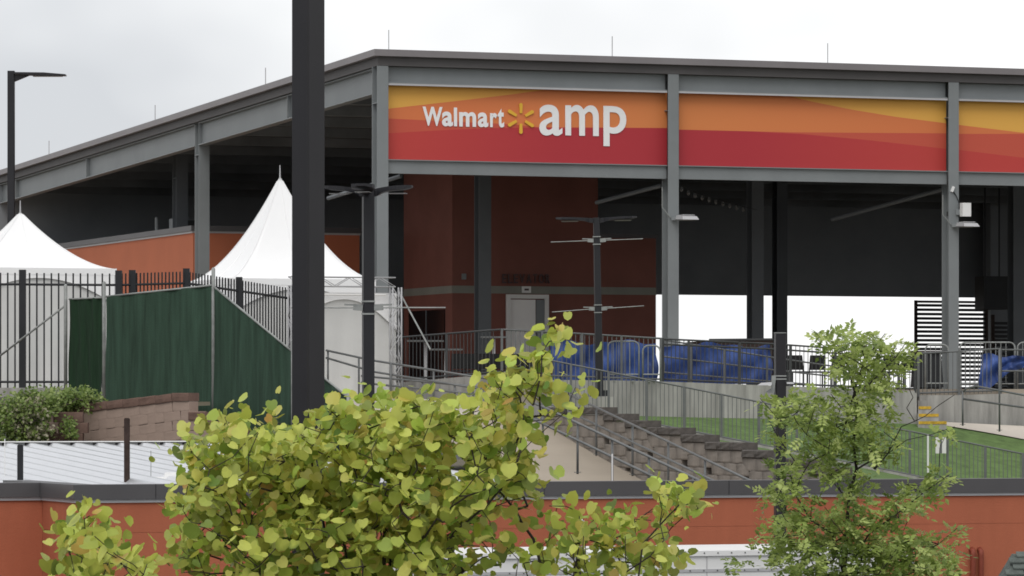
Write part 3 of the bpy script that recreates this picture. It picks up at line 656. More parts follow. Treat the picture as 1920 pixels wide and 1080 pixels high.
# truss goal in front of the tall tent
tr = thing('truss_frame', 'white box truss frame standing in front of the tall tent', 'truss', P(750, 742, 103.3), ANG)
o3 = Vector((tr.location.x, tr.location.y, 0)); hT = P(750, 521, 103.3).z - tr.location.z; uL = u_at(543, 0, o3); q = .11
def trussbeam(a, b, nm, side):
    a, b = Vector(a), Vector(b); n = max(2, int((b - a).length / .34)); s1 = Vector((0, q, 0)); s2 = Vector(side) * q; mb = MB()
    for sa in (-1, 1):
        for sb_ in (-1, 1): mb.tube([a + s1 * sa + s2 * sb_, b + s1 * sa + s2 * sb_], .019, 6)
    for i in range(n):
        p, r = a.lerp(b, i / n), a.lerp(b, (i + 1) / n); g = 1 if i % 2 else -1
        for sa in (-1, 1): mb.tube([p + s1 * sa - s2 * g, r + s1 * sa + s2 * g], .010, 5)
        for sb_ in (-1, 1): mb.tube([p + s1 * g + s2 * sb_, r - s1 * g + s2 * sb_], .010, 5)
    mb.build(nm, 'trim', tr, True)
trussbeam((uL, 0, hT - q), (-.15, 0, hT - q), 'top_truss', (0, 0, 1))
trussbeam((-q, 0, 0), (-q, 0, hT - .23), 'truss_leg', (1, 0, 0)); trussbeam((uL + q, 0, 0), (uL + q, 0, hT - .23), 'truss_leg', (1, 0, 0))
MB().tube([(.02, 0, hT - .4), (.45, -.9, 1.1)], .02, 6).build('stay_cable', 'galv', tr)
MB().grid(lambda i, j: (lerp(uL + .1, -.02, i), .24 + .03 * math.sin(i * 30) * j, hT - .4 - j * (hT - .45)), 50, 6).build('backdrop_curtain', 'wallcloth', tr, True)
MB().grid(lambda i, j: (lerp(uL + .1, -.02, i), .19, hT - .36 - j * (.16 + .75 * (2 * i - 1) ** 2)), 30, 2).build('arched_valance', 'tent', tr, True)
MB().tube([(uL + .35, -.1, hT - .42), (-.4, -.1, hT - .42)], .02, 6).build('cross_pipe', 'frame', tr)

# ------------------------------------------------------------------ lamp posts
def sqpole(o, wd, h, m, rot=0, taper=1.0, nm='pole'):
    r = wd / math.sqrt(2); mb = MB(); a0 = rot + math.pi / 4; c = [(math.cos(a0 + k * math.pi / 2), math.sin(a0 + k * math.pi / 2)) for k in range(4)]; bv = .07
    ring = []
    for k in range(4):
        for s in (-bv, bv):
            p, qn = c[k], c[(k + (1 if s > 0 else -1)) % 4]; ring.append((p[0] * (1 - bv) + qn[0] * bv, p[1] * (1 - bv) + qn[1] * bv))
    mb.add([(x * r, y * r, 0) for x, y in ring] + [(x * r * taper, y * r * taper, h) for x, y in ring], [(i, (i + 1) % 8, 8 + (i + 1) % 8, 8 + i) for i in range(8)] + [tuple(range(8, 16))])
    return mb.build(nm, m, o)
o = thing('light_pole', 'thick black square light pole in the foreground behind the redbud', 'lamp post', (P(578, 0, 32).x, 32, 0))
sqpole(o, .183, 9.2, 'black', R(47)); MB().box(-.2, .2, -.2, .2, 0, .45).build('base', 'concrete', o)
lh = MB().hexa([(.1, -.16, 9.0), (.8, -.18, 9.02), (.8, .18, 9.02), (.1, .16, 9.0), (.1, -.16, 9.1), (.8, -.18, 9.08), (.8, .18, 9.08), (.1, .16, 9.1)]); lh.build('lamp_head', 'black', o)
# lamp with one arm at the left
p = P(21, 0, 118); zT = P(21, 133, 118).z; o = thing('street_lamp', 'slim dark street lamp with a single arm behind the left tent', 'lamp post', (p.x, p.y, 2.2)); zT -= 2.2
sqpole(o, .19, zT, 'pole2', 0)
k = 118 / F; MB().prism([(.09, -.15, zT - .09), (.42, -.15, zT - .12), (1.5, -.17, zT - .14), (1.5, -.17, zT - .10), (.9, -.16, zT - .05), (.09, -.15, zT - .04)], (0, .32, 0)).build('lamp_head', 'black', o)
MB().prism([(.09, -.04, zT - .30), (.5, -.04, zT - .13), (.09, -.04, zT - .1)], (0, .08, 0)).build('arm_gusset', 'black', o)
MB().box(.6, 1.4, -.12, .12, zT - .155, zT - .142).build('lens', 'led', o)
def blade(o, base, ang, ln, wd, m='pole2', rise=.0):
    d = Vector((math.cos(ang), math.sin(ang), 0)); s = Vector((-d.y, d.x, 0)); n = 8; vs = []; b = Vector(base)
    prof = [(0, .10, -.10), (.12, .14, -.09), (.25, .5, -.055), (.45, .85, -.04), (.65, 1, -.04), (.85, .9, -.035), (1, .35, -.015)]
    for f, wf, bot in prof:
        c = b + d * (.06 + f * ln) + Vector((0, 0, rise * math.sin(f * 1.6)))
        for sd in (-1, 1): vs.append(c + s * sd * wd / 2 * wf + Vector((0, 0, bot)))
        for sd in (1, -1): vs.append(c + s * sd * wd / 2 * wf + Vector((0, 0, .018)))
    fs = [tuple(range(3, -1, -1)), tuple(range(len(vs) - 4, len(vs)))]
    for i in range(len(prof) - 1):
        for k in range(4): fs.append((i * 4 + k, i * 4 + (k + 1) % 4, i * 4 + 4 + (k + 1) % 4, i * 4 + 4 + k))
    h = MB().add(vs, fs).build('lamp_head', m, o)
    c0 = b + d * (.06 + ln * .42); c1 = b + d * (.06 + ln * .85); zq = Vector((0, 0, -.05))
    MB().hexa([c0 - s * wd * .3 + zq, c1 - s * wd * .3 + zq, c1 + s * wd * .3 + zq, c0 + s * wd * .3 + zq] + [v + Vector((0, 0, .008)) for v in (c0 - s * wd * .3 + zq, c1 - s * wd * .3 + zq, c1 + s * wd * .3 + zq, c0 + s * wd * .3 + zq)]).build('lens', 'led', h)
def banner_arms(o, z, half, wd, tilt=(0, 0), m='galv'):
    for s, tl_ in ((-1, tilt[0]), (1, tilt[1])):
        MB().tube([(s * wd * .5, -wd * .3, z), (s * half, -wd * .3, z + tl_)], .011, 6).build('banner_arm', m, o)
        MB().bar((s * wd * .45, -.03, z), (s * (wd * .5 + .13), -.03, z + .01), .06, .09).build('arm_bracket', m, o)
        MB().bar((s * wd * .45, -.03, z + .035), (s * (wd * .5 + .26), -.03, z + .045), .03, .025).build('arm_clip', m, o)
    for q in (-.09, .09): MB().box(-wd * .56, wd * .56, -wd * .56, wd * .56, z + q - .012, z + q + .012).build('band_clamp', m, o)
Yp = 62; p = P(690.5, 0, Yp); zT = P(690, 357, Yp).z
o = thing('street_lamp', 'tall charcoal lamp post with four blade lamp heads left of the doorway', 'lamp post', (p.x, p.y, 0), 0, 'blade head lamp posts')
sqpole(o, .16, zT, 'pole2', R(12)); MB().box(-.2, .2, -.2, .2, 0, .3).build('base', 'concrete', o)
for a in (172, 262, 352, 82): blade(o, (0, 0, zT + .0), R(a), .58, .34, rise=.05)
banner_arms(o, P(690, 577, Yp).z, 1.11, .17)
Yq = 102.3; pb = P(1124, 743, Yq); zT = P(1117, 408, Yq).z - pb.z
o = thing('street_lamp', 'slim dark lamp post with wide flat heads on the plaza wall pedestal', 'lamp post', pb, 0, 'blade head lamp posts'); o.rotation_euler = (0, R(-1.0), 0)
sqpole(o, .17, zT, 'pole2', R(8), .8); MB().box(-.23, .23, -.2, .2, 0, .14).build('base_plate', 'plastic', o)
for a in (176, 4): blade(o, (0, 0, zT - .03), R(a), .9, .62, rise=.03)
banner_arms(o, zT - (451 - 408) / F * Yq, 1.09, .17, (-.02, .02)); banner_arms(o, zT - (579 - 408) / F * Yq, 1.09, .17, (-.06, .05))
pd = thing('lamp_pedestal', 'low concrete pedestal under the slim lamp post', 'pedestal', P(1124, 790, Yq)); hh = P(1124, 744, Yq).z - pd.location.z
MB().box(-.32, .32, -.3, .3, -.3, hh).build('block', 'concrete', pd)
p = P(1462.5, 0, 62); zT = P(1462, 625, 62).z
o = thing('speaker_pole', 'black pole with clamped grey floodlights standing behind the feathery tree', 'pole', (p.x, p.y, 0)); sqpole(o, .155, zT, 'black', R(10), .97); MB().box(-.2, .2, -.2, .2, 0, .3).build('base', 'concrete', o)
MB().box(-.085, .085, -.085, .085, zT, zT + .012).build('cap', 'galv', o)
zc_ = P(1462, 712, 62).z
for q in (0, .045): MB().box(-.088, .088, -.088, .088, zc_ + q, zc_ + q + .018).build('band_clamp', 'galv', o)
MB().prism([(-.22, -.10, zc_ - .18), (-.09, -.10, zc_ - .20), (-.06, -.10, zc_ + .06), (-.12, -.10, zc_ + .06), (-.13, -.10, zc_ - .12)], (0, .08, 0)).build('bracket', 'galv', o)
MB().hexa([(-.33, -.2, zc_ - .08), (-.13, -.2, zc_ - .08), (-.13, .0, zc_ - .08), (-.33, 0, zc_ - .08), (-.27, -.18, zc_ - .045), (-.13, -.18, zc_ - .035), (-.13, -.02, zc_ - .035), (-.27, -.02, zc_ - .045)]).build('floodlight_head', 'trim', o)
MB().hexa([(.09, -.15, zc_ - .06), (.2, -.15, zc_ - .06), (.2, .0, zc_ - .06), (.09, 0, zc_ - .06), (.09, -.14, zc_ - .035), (.17, -.14, zc_ - .035), (.17, -.02, zc_ - .035), (.09, -.02, zc_ - .035)]).build('floodlight_head', 'trim', o)

# ------------------------------------------------------------------ low orange building in front
ON = Vector(((143 - 960) / F * 64, 64, 0)); ZP = z_at(909, 0, 0, ON); hc = .25
nb = thing('service_building', 'low orange stucco service building with charcoal coping across the foreground', 'building', ON, ANG)
tj = t_at(80, 0, ON); zj = z_at(1000, 0, 0, ON); ue = 30
ZD = ZP - .7
MB().box(0, ue, 0, .3, zj + .002, ZP - hc).build('upper_wall', 'orange2', nb); MB().box(0, ue, 0, 4.2, 0, zj - .002).build('lower_wall', 'orange2', nb)
MB().box(0, .3, .302, 4.2, zj + .006, ZP - hc).build('side_wall', 'orange2', nb)
MB().box(.302, ue, .302, 4.2, zj - .004, ZD).build('flat_roof', 'cap', nb)
MB().box(.02, ue, .02, 4.1, zj - .01, zj + .01).build('reveal', 'orange2', nb)
MB().box(-9, -.003, tj, tj + .3, 0, ZP - hc).build('recessed_wall', 'orange2', nb)
MB().box(-.06, ue, -.06, .36, ZP - hc + .03, ZP).build('coping', 'cap', nb); MB().box(-9, -.062, tj - .06, tj + .36, ZP - hc + .031, ZP - .003).build('coping', 'cap', nb)
MB().box(-.059, .36, .362, 4.26, ZP - hc + .03, ZP - .001).build('coping', 'cap', nb)
MB().box(-.03, ue, -.03, .33, ZP - hc - .02, ZP - hc + .029).build('coping_drip', 'trim', nb); MB().box(-9, -.033, tj - .03, tj + .33, ZP - hc - .021, ZP - hc + .03).build('coping_drip', 'trim', nb)
MB().box(-.029, .33, .332, 4.23, ZP - hc - .02, ZP - hc + .029).build('coping_drip', 'trim', nb)
for k in range(9):
    MB().box(k * 3.1 + 1.2, k * 3.1 + 1.208, -.064, -.0605, ZP - hc + .03, ZP + .004).build('coping_joint', 'plastic', nb)
# wall lamp and pipes
u, z = uz(1086, 990, -.2, ON); wl = thing('wall_lamp', 'white dome wall lamp on the orange service building', 'lamp', W(u, 0, z, ON), ANG)
mb = MB(); n = 12
prof = [(.13, 0), (.128, .02), (.10, .09), (.05, .14)]
mb.add([(r * math.cos(2 * math.pi * k / n), -.2 + r * math.sin(2 * math.pi * k / n), h_) for r, h_ in prof for k in range(n)], [(i * n + k, i * n + (k + 1) % n, (i + 1) * n + (k + 1) % n, (i + 1) * n + k) for i in range(3) for k in range(n)] + [tuple(range(36, 48))])
mb.build('shade', 'white', wl, True); MB().tube([(0, -.2, .14), (0, -.2, .19), (0, -.06, .2), (0, 0, .2)], .02, 6).build('arm', 'plastic', wl); MB().box(-.05, .05, -.015, 0, .13, .26).build('wall_plate', 'plastic', wl)
for xx, nm, lb in ((1826, 'conduit_pipe', 'red painted conduit pipe on the orange wall, left of the pair'), (1841, 'conduit_pipe', 'red painted conduit pipe on the orange wall, right of the pair')):
    u, z = uz(xx, 1030, -.1, ON); pp = thing(nm, lb, 'pipe', W(u, -.07, 0, ON), ANG, 'pipes on the orange wall')
    MB().tube([(0, 0, 0), (0, 0, z - .1), (0, .0, z - .03), (0, .06, z)], .045, 8).build('pipe', 'red', pp, True); MB().box(-.07, .07, -.05, .068, z - .55, z - .5).build('strap', 'red', pp)
# metal roof with raised ribs behind the parapet
sh = thing('metal_roof_shed', 'low shed with white ribbed metal roof behind the charcoal parapet', 'building', W(0, 8.5, 0, ON), ANG)
zr1 = z_at(837, 6.0, 21, ON); zr0 = zr1 - .62; T0, T1 = -3.0, 12.5; RW = .46
def rz2(t): return lerp(zr0, zr1, (t - T0) / (T1 - T0))
MB().box(-1.8, 10.0, .2, 12.3, 0, zr0 - .12).build('wall', 'concrete', sh)
pan = MB().hexa([(-2, T0, zr0 - .03), (10.2, T0, zr0 - .03), (10.2, T1, zr1 - .03), (-2, T1, zr1 - .03), (-2, T0, zr0), (10.2, T0, zr0), (10.2, T1, zr1), (-2, T1, zr1)]).build('roof', 'roofw', sh)
rib = MB().add([(-.15, T0, zr0 + .002), (-.05, T0, zr0 + .085), (.05, T0, zr0 + .085), (.09, T0, zr0 + .002), (-.15, T1, zr1 + .002), (-.05, T1, zr1 + .085), (.05, T1, zr1 + .085), (.09, T1, zr1 + .002)], [(0, 1, 5, 4), (1, 2, 6, 5), (2, 3, 7, 6), (3, 2, 1, 0), (4, 5, 6, 7)]).mesh('rib', 'roofw')
for k in range(26):
    link('rib', rib, pan, (-1.85 + k * RW, 0, 0))
    if k % 1 == 0: link('closure_strip', UNIT.setdefault('clos', MB().box(-.12, .10, -.06, .06, 0, .08).mesh('closure_strip', 'rail')), pan, (-1.85 + k * RW + .22, T1 - .22, zr1 - .004))
MB().box(-2, 10.2, T1 - .32, T1 + .2, zr1 + .088, zr1 + .105).build('ridge_cap', 'railw', pan); MB().box(-2, 10.2, T1 + .204, T1 + .22, zr1 - .2, zr1 + .10).build('ridge_back', 'railw', pan)
for xx, yt, yb, Y, wd, nm, m, lb in ((38, 835, 930, 72, .046, 'steel_post', 'plastic', 'short dark steel post in front of the white metal roof, left one'), (238, 785, 930, 73, .046, 'steel_post', 'stone', 'taller rusty dark post in front of the white metal roof'),
                                  (9, 823, 930, 73.5, .018, 'marker_rod', 'white', 'thin white rod at the left edge before the metal roof'), (1148, 851, 925, 74.5, .03, 'marker_rod', 'white', 'thin white rod standing before the tan path'), (1740, 815, 945, 98.5, .05, 'marker_rod', 'white', 'white stake beside the slope fence right of the feathery tree'),
                                  (283, 845, 905, 74.5, .014, 'marker_rod', 'galv', 'thin grey antenna rod on the white metal roof')):
    a = P(xx, yb, Y); b = P(xx, yt, Y); oo = thing(nm, lb, 'post', (a.x, a.y, 0 if Y < 80 else a.z)); z0 = oo.location.z
    if wd > .04 and nm == 'steel_post':
        MB().box(-wd * .8, wd * .8, -wd, wd, b.z - z0, b.z - z0 + .012).build('cap', m, oo)
        hmb = MB(); hmb.box(-wd, wd, -wd, -wd + .012, 0, b.z - z0 - .001); hmb.box(-wd, wd, wd - .012, wd, 0, b.z - z0 - .001); hmb.box(-.008, .008, -wd + .012, wd - .012, 0, b.z - z0 - .001); hmb.build('shaft', m, oo)
    else: MB().tube([(0, 0, 0), (0, 0, b.z - z0)], wd / 2, 6).build('shaft', m, oo)
for s, (xx, lb) in enumerate(((300, 'low white rooftop vent left of the redbud on the metal roof'), (325, 'larger white rooftop vent beside the redbud on the metal roof'))):
    a = P(xx, 903, 74.2); oo = thing('roof_vent', lb, 'vent', a - Vector((0, 0, .05)))
    MB().hexa([(-.2, -.2, 0), (.2, -.2, 0), (.2, .2, 0), (-.2, .2, 0), (-.13, -.13, .13 + .08 * s), (.13, -.13, .13 + .08 * s), (.13, .13, .13 + .08 * s), (-.13, .13, .13 + .08 * s)]).build('hood', 'white', oo); MB().box(-.22, .22, -.22, .22, -.1, -.002).build('curb', 'trim', oo)
# ------------------------------------------------------------------ white trailer at the bottom
OT = P(835, 1039, 57); OT.z = 0; tl_u = u_at(1640, 0, OT); zt = P(835, 1039, 57).z
tv = thing('cargo_trailer', 'long white riveted cargo trailer parked before the orange building', 'trailer', OT, ANG)
MB().box(0, tl_u, .0, 2.3, .75, zt - .07).build('body', 'white', tv); MB().box(-.02, tl_u + .02, -.03, 2.33, zt - .07, zt).build('roof_rail', 'railw', tv)
zm = P(835, 1077, 57).z
MB().box(0.005, tl_u - .005, -.012, -.002, zm - .02, zm + .02).build('belt_rail', 'trim', tv)
rv = MB().box(-.008, .008, -.006, 0, -.008, .008).mesh('rivet', 'rail_dk')
for k in range(int(tl_u / .2)): link('rivet', rv, tv, (.1 + k * .2, -.031, zt - .03)); link('rivet', rv, tv, (.1 + k * .2, -.013, zm + .0))
for k in range(1, 5): MB().box(k * tl_u / 5 - .006, k * tl_u / 5 + .006, -.006, -.0015, .76, zt - .08).build('seam', 'trim', tv)
for uw in (tl_u * .55, tl_u * .72):
    wh = MB().tube([(uw, .02, .36), (uw, .26, .36)], .36, 18).build('wheel', 'plastic', tv); MB().tube([(uw, .005, .36), (uw, .018, .36)], .19, 12).build('rim', 'trim', wh)
MB().box(.3, tl_u - .3, .3, 2.0, .55, .745).build('chassis', 'plastic', tv); MB().bar((-1.4, 1.15, .62), (.3, 1.15, .62), .1).build('tow_bar', 'plastic', tv)
MB().box(-.95, -.85, 1.1, 1.2, 0, .57).build('jockey_leg', 'plastic', tv)
rk = thing('pipe_rack', 'rack of white horizontal pipes with dark ends right of the trailer', 'rack', P(1660, 1080, 60).xy.to_3d(), ANG)
for yy in (1033, 1042):
    z = P(1660, yy, 60).z; MB().tube([(-.5, 0, z), (.40, 0, z)], .022, 8).build('pipe', 'white', rk, True); MB().tube([(.402, 0, z), (.44, 0, z)], .024, 8).build('end_cap', 'plastic', rk)
for q in (-.4, .2): MB().box(q - .02, q + .02, .023, .06, 0, P(1660, 1031, 60).z).build('upright', 'galv', rk)
zz = P(1690, 1055, 60).z; MB().tube([(-.12, -.1, 0), (-.12, -.1, zz - .15), (-.03, -.1, zz - .03), (.1, -.1, zz), (.2, -.1, zz)], .018, 6).build('bent_pipe', 'galv', rk, True)
MB().box(-.3, .42, -.06, 0.02, zz - .02, zz + .01).build('shelf', 'galv', rk)
# small shingled shed at the right corner
hz_ = P(1900, 1033, 52); hs = thing('shingled_hut', 'small hut with grey green shingle roof in the bottom right corner', 'hut', (hz_.x + .62, hz_.y + .7, 0)); zr = hz_.z
MB().box(-.72, .9, -.6, .6, 0, zr - .62).build('wall', 'block', hs)
rfq = MB().hexa([(-.80, -.74, zr - .62), (1.0, -.74, zr - .62), (1.0, .74, zr - .62), (-.80, .74, zr - .62), (-.55, -.06, zr - .06), (1.0, -.06, zr - .06), (1.0, .06, zr - .06), (-.55, .06, zr - .06)]).build('roof', 'shingle', hs)
for k in range(8):
    f0, f1 = k / 8, (k + 1) / 8; x0 = lerp(-.80, -.55, f0); 
    for j in range(7):
        a = lerp(x0, 1.0, (j + (k % 2) * .3) / 7.3); b = lerp(x0, 1.0, (j + 1 + (k % 2) * .3) / 7.3) - .012; y0, y1 = lerp(-.76, -.08, f0), lerp(-.76, -.08, f1); z0, z1 = lerp(zr - .60, zr - .04, f0), lerp(zr - .60, zr - .04, f1)
        MB().hexa([(a, y0, z0 + .012), (b, y0, z0 + .012), (b, y1 + .02, z1 + .004), (a, y1 + .02, z1 + .004), (a, y0, z0 + .032), (b, y0, z0 + .032), (b, y1 + .02, z1 + .012), (a, y1 + .02, z1 + .012)]).build('shingle', 'shingle', rfq)

# ------------------------------------------------------------------ plaza furniture
def tarp(label, top, drop, Y0, Y1, nm='tarp', seed=1, amp=.07):
    a, b = P(top[0], top[1], Y0), P(top[2], top[3], Y1); mb = MB(); rnd = random.Random(seed); ph = [rnd.uniform(0, 6) for _ in range(6)]
    B_ = a.copy(); B_.z -= drop[0]
    def fn(i, j):
        p = a.lerp(b, i); dr = at(drop[2], i) if len(drop) > 2 else lerp(drop[0], drop[1], i)
        sag = .05 * math.sin(i * 9 + ph[0]) + .03 * math.sin(i * 23 + ph[1])
        return p - B_ + Vector((.04 * math.sin(j * 6 + ph[4]), amp * (math.sin(i * 26 + ph[2] + 2 * j) * .5 + math.sin(i * 61 + ph[3] - 3 * j) * .3 + .4 * math.sin(9 * j + 11 * i)), (sag if j < .5 else 0) * (1 - j) - j * dr))
    o = mb.grid(fn, 70, 16).build(nm, 'blue', None, True); o.location = B_; return tag(o, label, 'tarp', 'blue tarps on the railings')
tarp('blue tarp behind the guardrail between the redbud tip and the corner post', (1035, 640, 1232, 643), (.98, .92), 104.2, 105.0, seed=3)
tarp('blue tarp across the sloping ramp handrail left of the black pole', (1244, 645, 1446, 648), (.96, .95), 105.9, 107.0, seed=5)
tarp('draped blue tarp at the right edge with its corner pulled up', (1838, 668, 2010, 660), (.9, .5, [(0, .95), (.14, .75), (.3, .45), (.5, .32), (.62, .8), (1, .9)]), 109.3, 109.8, seed=8, amp=.12)
o = thing('dark_barrier', 'dark brown barrier panel behind the second blue tarp', 'barrier', P(1290, 700, 108)); Bq = Vector(o.location)
MB().prism([P(1285, 642, 108) - Bq, P(1330, 638, 108) - Bq, P(1449, 637, 108.6) - Bq, P(1449, 720, 108.6) - Bq, P(1285, 720, 108) - Bq], (0, .06, 0)).build('panel', 'stone', o)
MB().bar(P(1330, 637, 108) - Bq, P(1449, 636, 108.6) - Bq, .05).build('top_edge', 'rail_dk', o)
def barrier(label, x0, x1, y0, y1, Y):
    a, b = P(x0, y1, Y), P(x1, y1, Y); h_ = P(x0, y0, Y).z - a.z; o = thing('crowd_barrier', label, 'barrier', a, 0, 'crowd barriers on the plaza'); w_ = b.x - a.x; r = .14
    pts = [(0, 0, 0), (0, 0, h_ - r)] + [(r - r * math.cos(k * math.pi / 8), 0, h_ - r + r * math.sin(k * math.pi / 8)) for k in (1, 2, 3, 4)]
    pts += [(w_ - r + r * math.sin(k * math.pi / 8), 0, h_ - r + r * math.cos(k * math.pi / 8)) for k in (0, 1, 2, 3)] + [(w_, 0, h_ - r), (w_, 0, 0)]
    MB().tube(pts, .022, 6).build('frame', 'galv', o, True); MB().tube([(0, 0, .18), (w_, 0, .18)], .018, 6).build('lower_rail', 'galv', o)
    for k in range(1, int(w_ / .13)): link('bar', unit('galv', .014), o, (k * .13, 0, .18), (1, 1, h_ - .2))
    for q in (.15, w_ - .15): MB().bar((q, -.25, .02), (q, .25, .02), .04).build('foot', 'galv', o)
barrier('steel crowd barrier in front of the first blue tarp', 1140, 1198, 640, 716, 104.05)
barrier('steel crowd barrier at the guardrail corner post before the second blue tarp', 1205, 1238, 648, 716, 104.1)
barrier('steel crowd barrier just left of the right column', 1735, 1778, 646, 732, 109.5)
barrier('steel crowd barrier just right of the right column', 1800, 1903, 642, 733, 110)
barrier('steel crowd barrier at the far right edge behind the draped tarp', 1908, 2010, 642, 733, 110.3)
barrier('steel crowd barrier beside the black pole base at the truss, far left of the landing', 605, 632, 640, 735, 104.8)
def chair(label, x, yb, Y, rz, gr):
    a = P(x, yb, Y); a.z = DECK - .03; o = thing('plaza_chair', label, 'chair', a, rz, gr)
    MB().box(-.22, .22, -.22, .22, .43, .47).build('seat', 'plastic', o); MB().hexa([(-.22, .2, .5), (.22, .2, .5), (.22, .23, .5), (-.22, .23, .5), (-.2, .28, .88), (.2, .28, .88), (.2, .31, .88), (-.2, .31, .88)]).build('backrest', 'plastic', o)
    for sx_ in (-.2, .2):
        for sy in (-.2, .2): MB().bar((sx_, sy, 0), (sx_, sy, .43 if sy < 0 else .55), .03).build('leg', 'plastic', o)
for k, (x, lb) in enumerate(((862, 'black chair in the row left of the white doorway, first from the left'), (884, 'black chair in the row left of the white doorway, second from the left'), (908, 'black chair in the row left of the white doorway, third from the left'), (932, 'black chair in the row left of the white doorway, fourth from the left'), (962, 'black chair before the white doorway, left of the pair'), (990, 'black chair before the white doorway, right of the pair'))):
    chair(lb, x, 735, 108 + .12 * k, R(180 + 10 * (k % 3)), 'black chairs on the plaza')
for k, (x, lb) in enumerate(((1496, 'black chair against the bright gap, nearest to the black pole'), (1530, 'black chair against the bright gap, second from the black pole'), (1562, 'black chair against the bright gap left of the feathery tree top'), (1648, 'black chair behind the feathery tree top'), (1676, 'black chair left of the stair guardrail against the bright gap'), (1702, 'black chair next to the stair guardrail corner'))):
    chair(lb, x, 735, 111.5 + .3 * (k % 3), R(160 + 25 * (k % 4)), 'black chairs on the plaza')
def hitop(label, x, y, Y, wd):
    a = P(x, y, Y); zt_ = a.z - DECK + .03; o = thing('high_table', label, 'table', (a.x, a.y, DECK - .03), 0, 'high tables on the plaza')
    for k in range(7): MB().box(-wd / 2, wd / 2, -.35 + k * .1, -.27 + k * .1, zt_ - .04, zt_).build('top_slat', 'rail', o)
    MB().tube([(0, 0, .03), (0, 0, zt_ - .04)], .04, 8).build('pedestal', 'trim', o); MB().box(-.3, .3, -.3, .3, 0, .03).build('foot', 'plastic', o); MB().box(-.04, .04, -.34, .34, zt_ - .07, zt_ - .042).build('bearer', 'rail_dk', o)
hitop('slatted high table left of the tower beside the white truss', 798, 638, 113, .95); hitop('slatted high table in front of the maroon tower corner', 836, 654, 110, .85); hitop('slatted high table before the doorway', 926, 631, 113.5, .7)
# bins and cart seen under the right column
o = thing('equipment_cart', 'dark equipment cart covered with a cloth left of the right column', 'cart', P(1738, 735, 111.5)); MB().hexa([(-.4, -.3, .12), (.4, -.3, .12), (.4, .3, .12), (-.4, .3, .12), (-.34, -.26, 1.0), (.34, -.26, 1.0), (.34, .26, 1.0), (-.34, .26, 1.0)]).build('cover', 'plastic', o)
for q in (-.3, .3): MB().tube([(q, -.32, .06), (q, -.27, .06)], .06, 10).build('wheel', 'plastic', o); MB().tube([(q, .27, .06), (q, .32, .06)], .06, 10).build('wheel', 'plastic', o)
MB().box(-.46, .46, -.33, .33, 1.002, 1.06).build('tray', 'stone', o)
o = thing('notice_sign', 'white paper notice tied to the slope fence', 'sign', P(1764, 850, 99.9)); s = 99.9 / F
MB().box(-10 * s, 10 * s, -.02, -.012, 0, 30 * s).build('sheet', 'frame', o); MB().box(-2 * s, 2 * s, -.026, -.021, 0, 30 * s).build('fold', 'rail', o)

# ------------------------------------------------------------------ vegetation
def leaf_shape(kind, rnd):
    if kind == 'heart':
        out_ = [(0, .02), (.26, .12), (.48, .02), (.55, -.28), (.40, -.66), (0, -.90)]
        out_ = [(x * .98, y + .1) for x, y in out_]
        cup = rnd.uniform(.0, .55); curl = rnd.uniform(-.5, .8)
        pts = [(0, 0.1), (0, -.35), (0, -.9)]
        vs = []
        for x, y in out_: vs.append((x, cup * abs(x) - 0 + curl * y * y * .4, y))
        for x, y in out_[1:5]: vs.append((-x, cup * abs(x) + curl * y * y * .4, y))
        vs.append((0, curl * .35 * .35 * .4, -.35))
        c = len(vs) - 1
        ring = [0, 1, 2, 3, 4, 5, 9, 8, 7, 6]
        return vs, [(c, ring[i], ring[(i + 1) % 10]) for i in range(10)]
    return [(0, 0, 0), (.27, .05, -.4), (0, 0, -1), (-.27, .05, -.4)], [(0, 3, 2), (0, 2, 1)]
def in_ell(e, rnd):
    while True:
        a, b = rnd.uniform(-1, 1), rnd.uniform(-1, 1)
        if a * a + b * b <= 1: return e[0] + a * e[2], e[1] + b * e[3]
def rot_leaf(rnd, droop=.55, spread=1.0):
    # a leaf frame: tip direction mostly downward, face turned at random with a bias to the front and up
    d = Vector((rnd.gauss(0, .7), rnd.gauss(0, .6), -droop + rnd.gauss(0, .5))).normalized()
    nrm = Vector((rnd.gauss(0, .6), rnd.gauss(-.35, .5), rnd.gauss(.85, .45)))
    nrm = (nrm - d * nrm.dot(d)).normalized(); s = d.cross(nrm)
    return Matrix((( s.x, nrm.x, -d.x), (s.y, nrm.y, -d.y), (s.z, nrm.z, -d.z)))
class Skel:
    def __init__(s): s.p = []; s.par = []; s.ch = []
    def add(s, p, par):
        s.p.append(Vector(p)); s.par.append(par); s.ch.append(0); return len(s.p) - 1
    def chain(s, pts, par):
        for p in pts: par = s.add(p, par)
        return par
    def attach(s, p, rnd, jit):
        p = Vector(p); best = min(range(len(s.p)), key=lambda i: (s.p[i] - p).length + .9 * max(0, s.p[i].z - p.z + .03))
        a = s.p[best]; L_ = (p - a).length; n = max(1, int(L_ / (jit * 5))); q = best
        for k in range(1, n): q = s.add(a.lerp(p, k / n) + Vector((rnd.gauss(0, jit), rnd.gauss(0, jit), rnd.gauss(jit * .3, jit * .6))), q)
        return s.add(p, q)
    def mesh(s, rt, ex, rmax, off):
        n = len(s.p); wt = [0.0] * n
        for i in range(n - 1, -1, -1):
            wt[i] = max(wt[i], 1)
            if s.par[i] >= 0: wt[s.par[i]] += wt[i]
        r = [min(rmax, rt * x ** ex) for x in wt]; mb = MB()
        for i in range(n):
            if s.par[i] >= 0:
                k = s.par[i]; mb.tube([s.p[k] - off, s.p[i] - off], [min(r[k], r[i] * 1.35), r[i]], 5 if r[i] > .006 else 4, False)
        return mb
GREENS = [((.69, .72, .33), 7), ((.62, .66, .30), 6), ((.75, .77, .38), 8), ((.52, .57, .25), 4), ((.76, .75, .40), 3), ((.75, .64, .34), .5), ((.45, .52, .22), 2)]
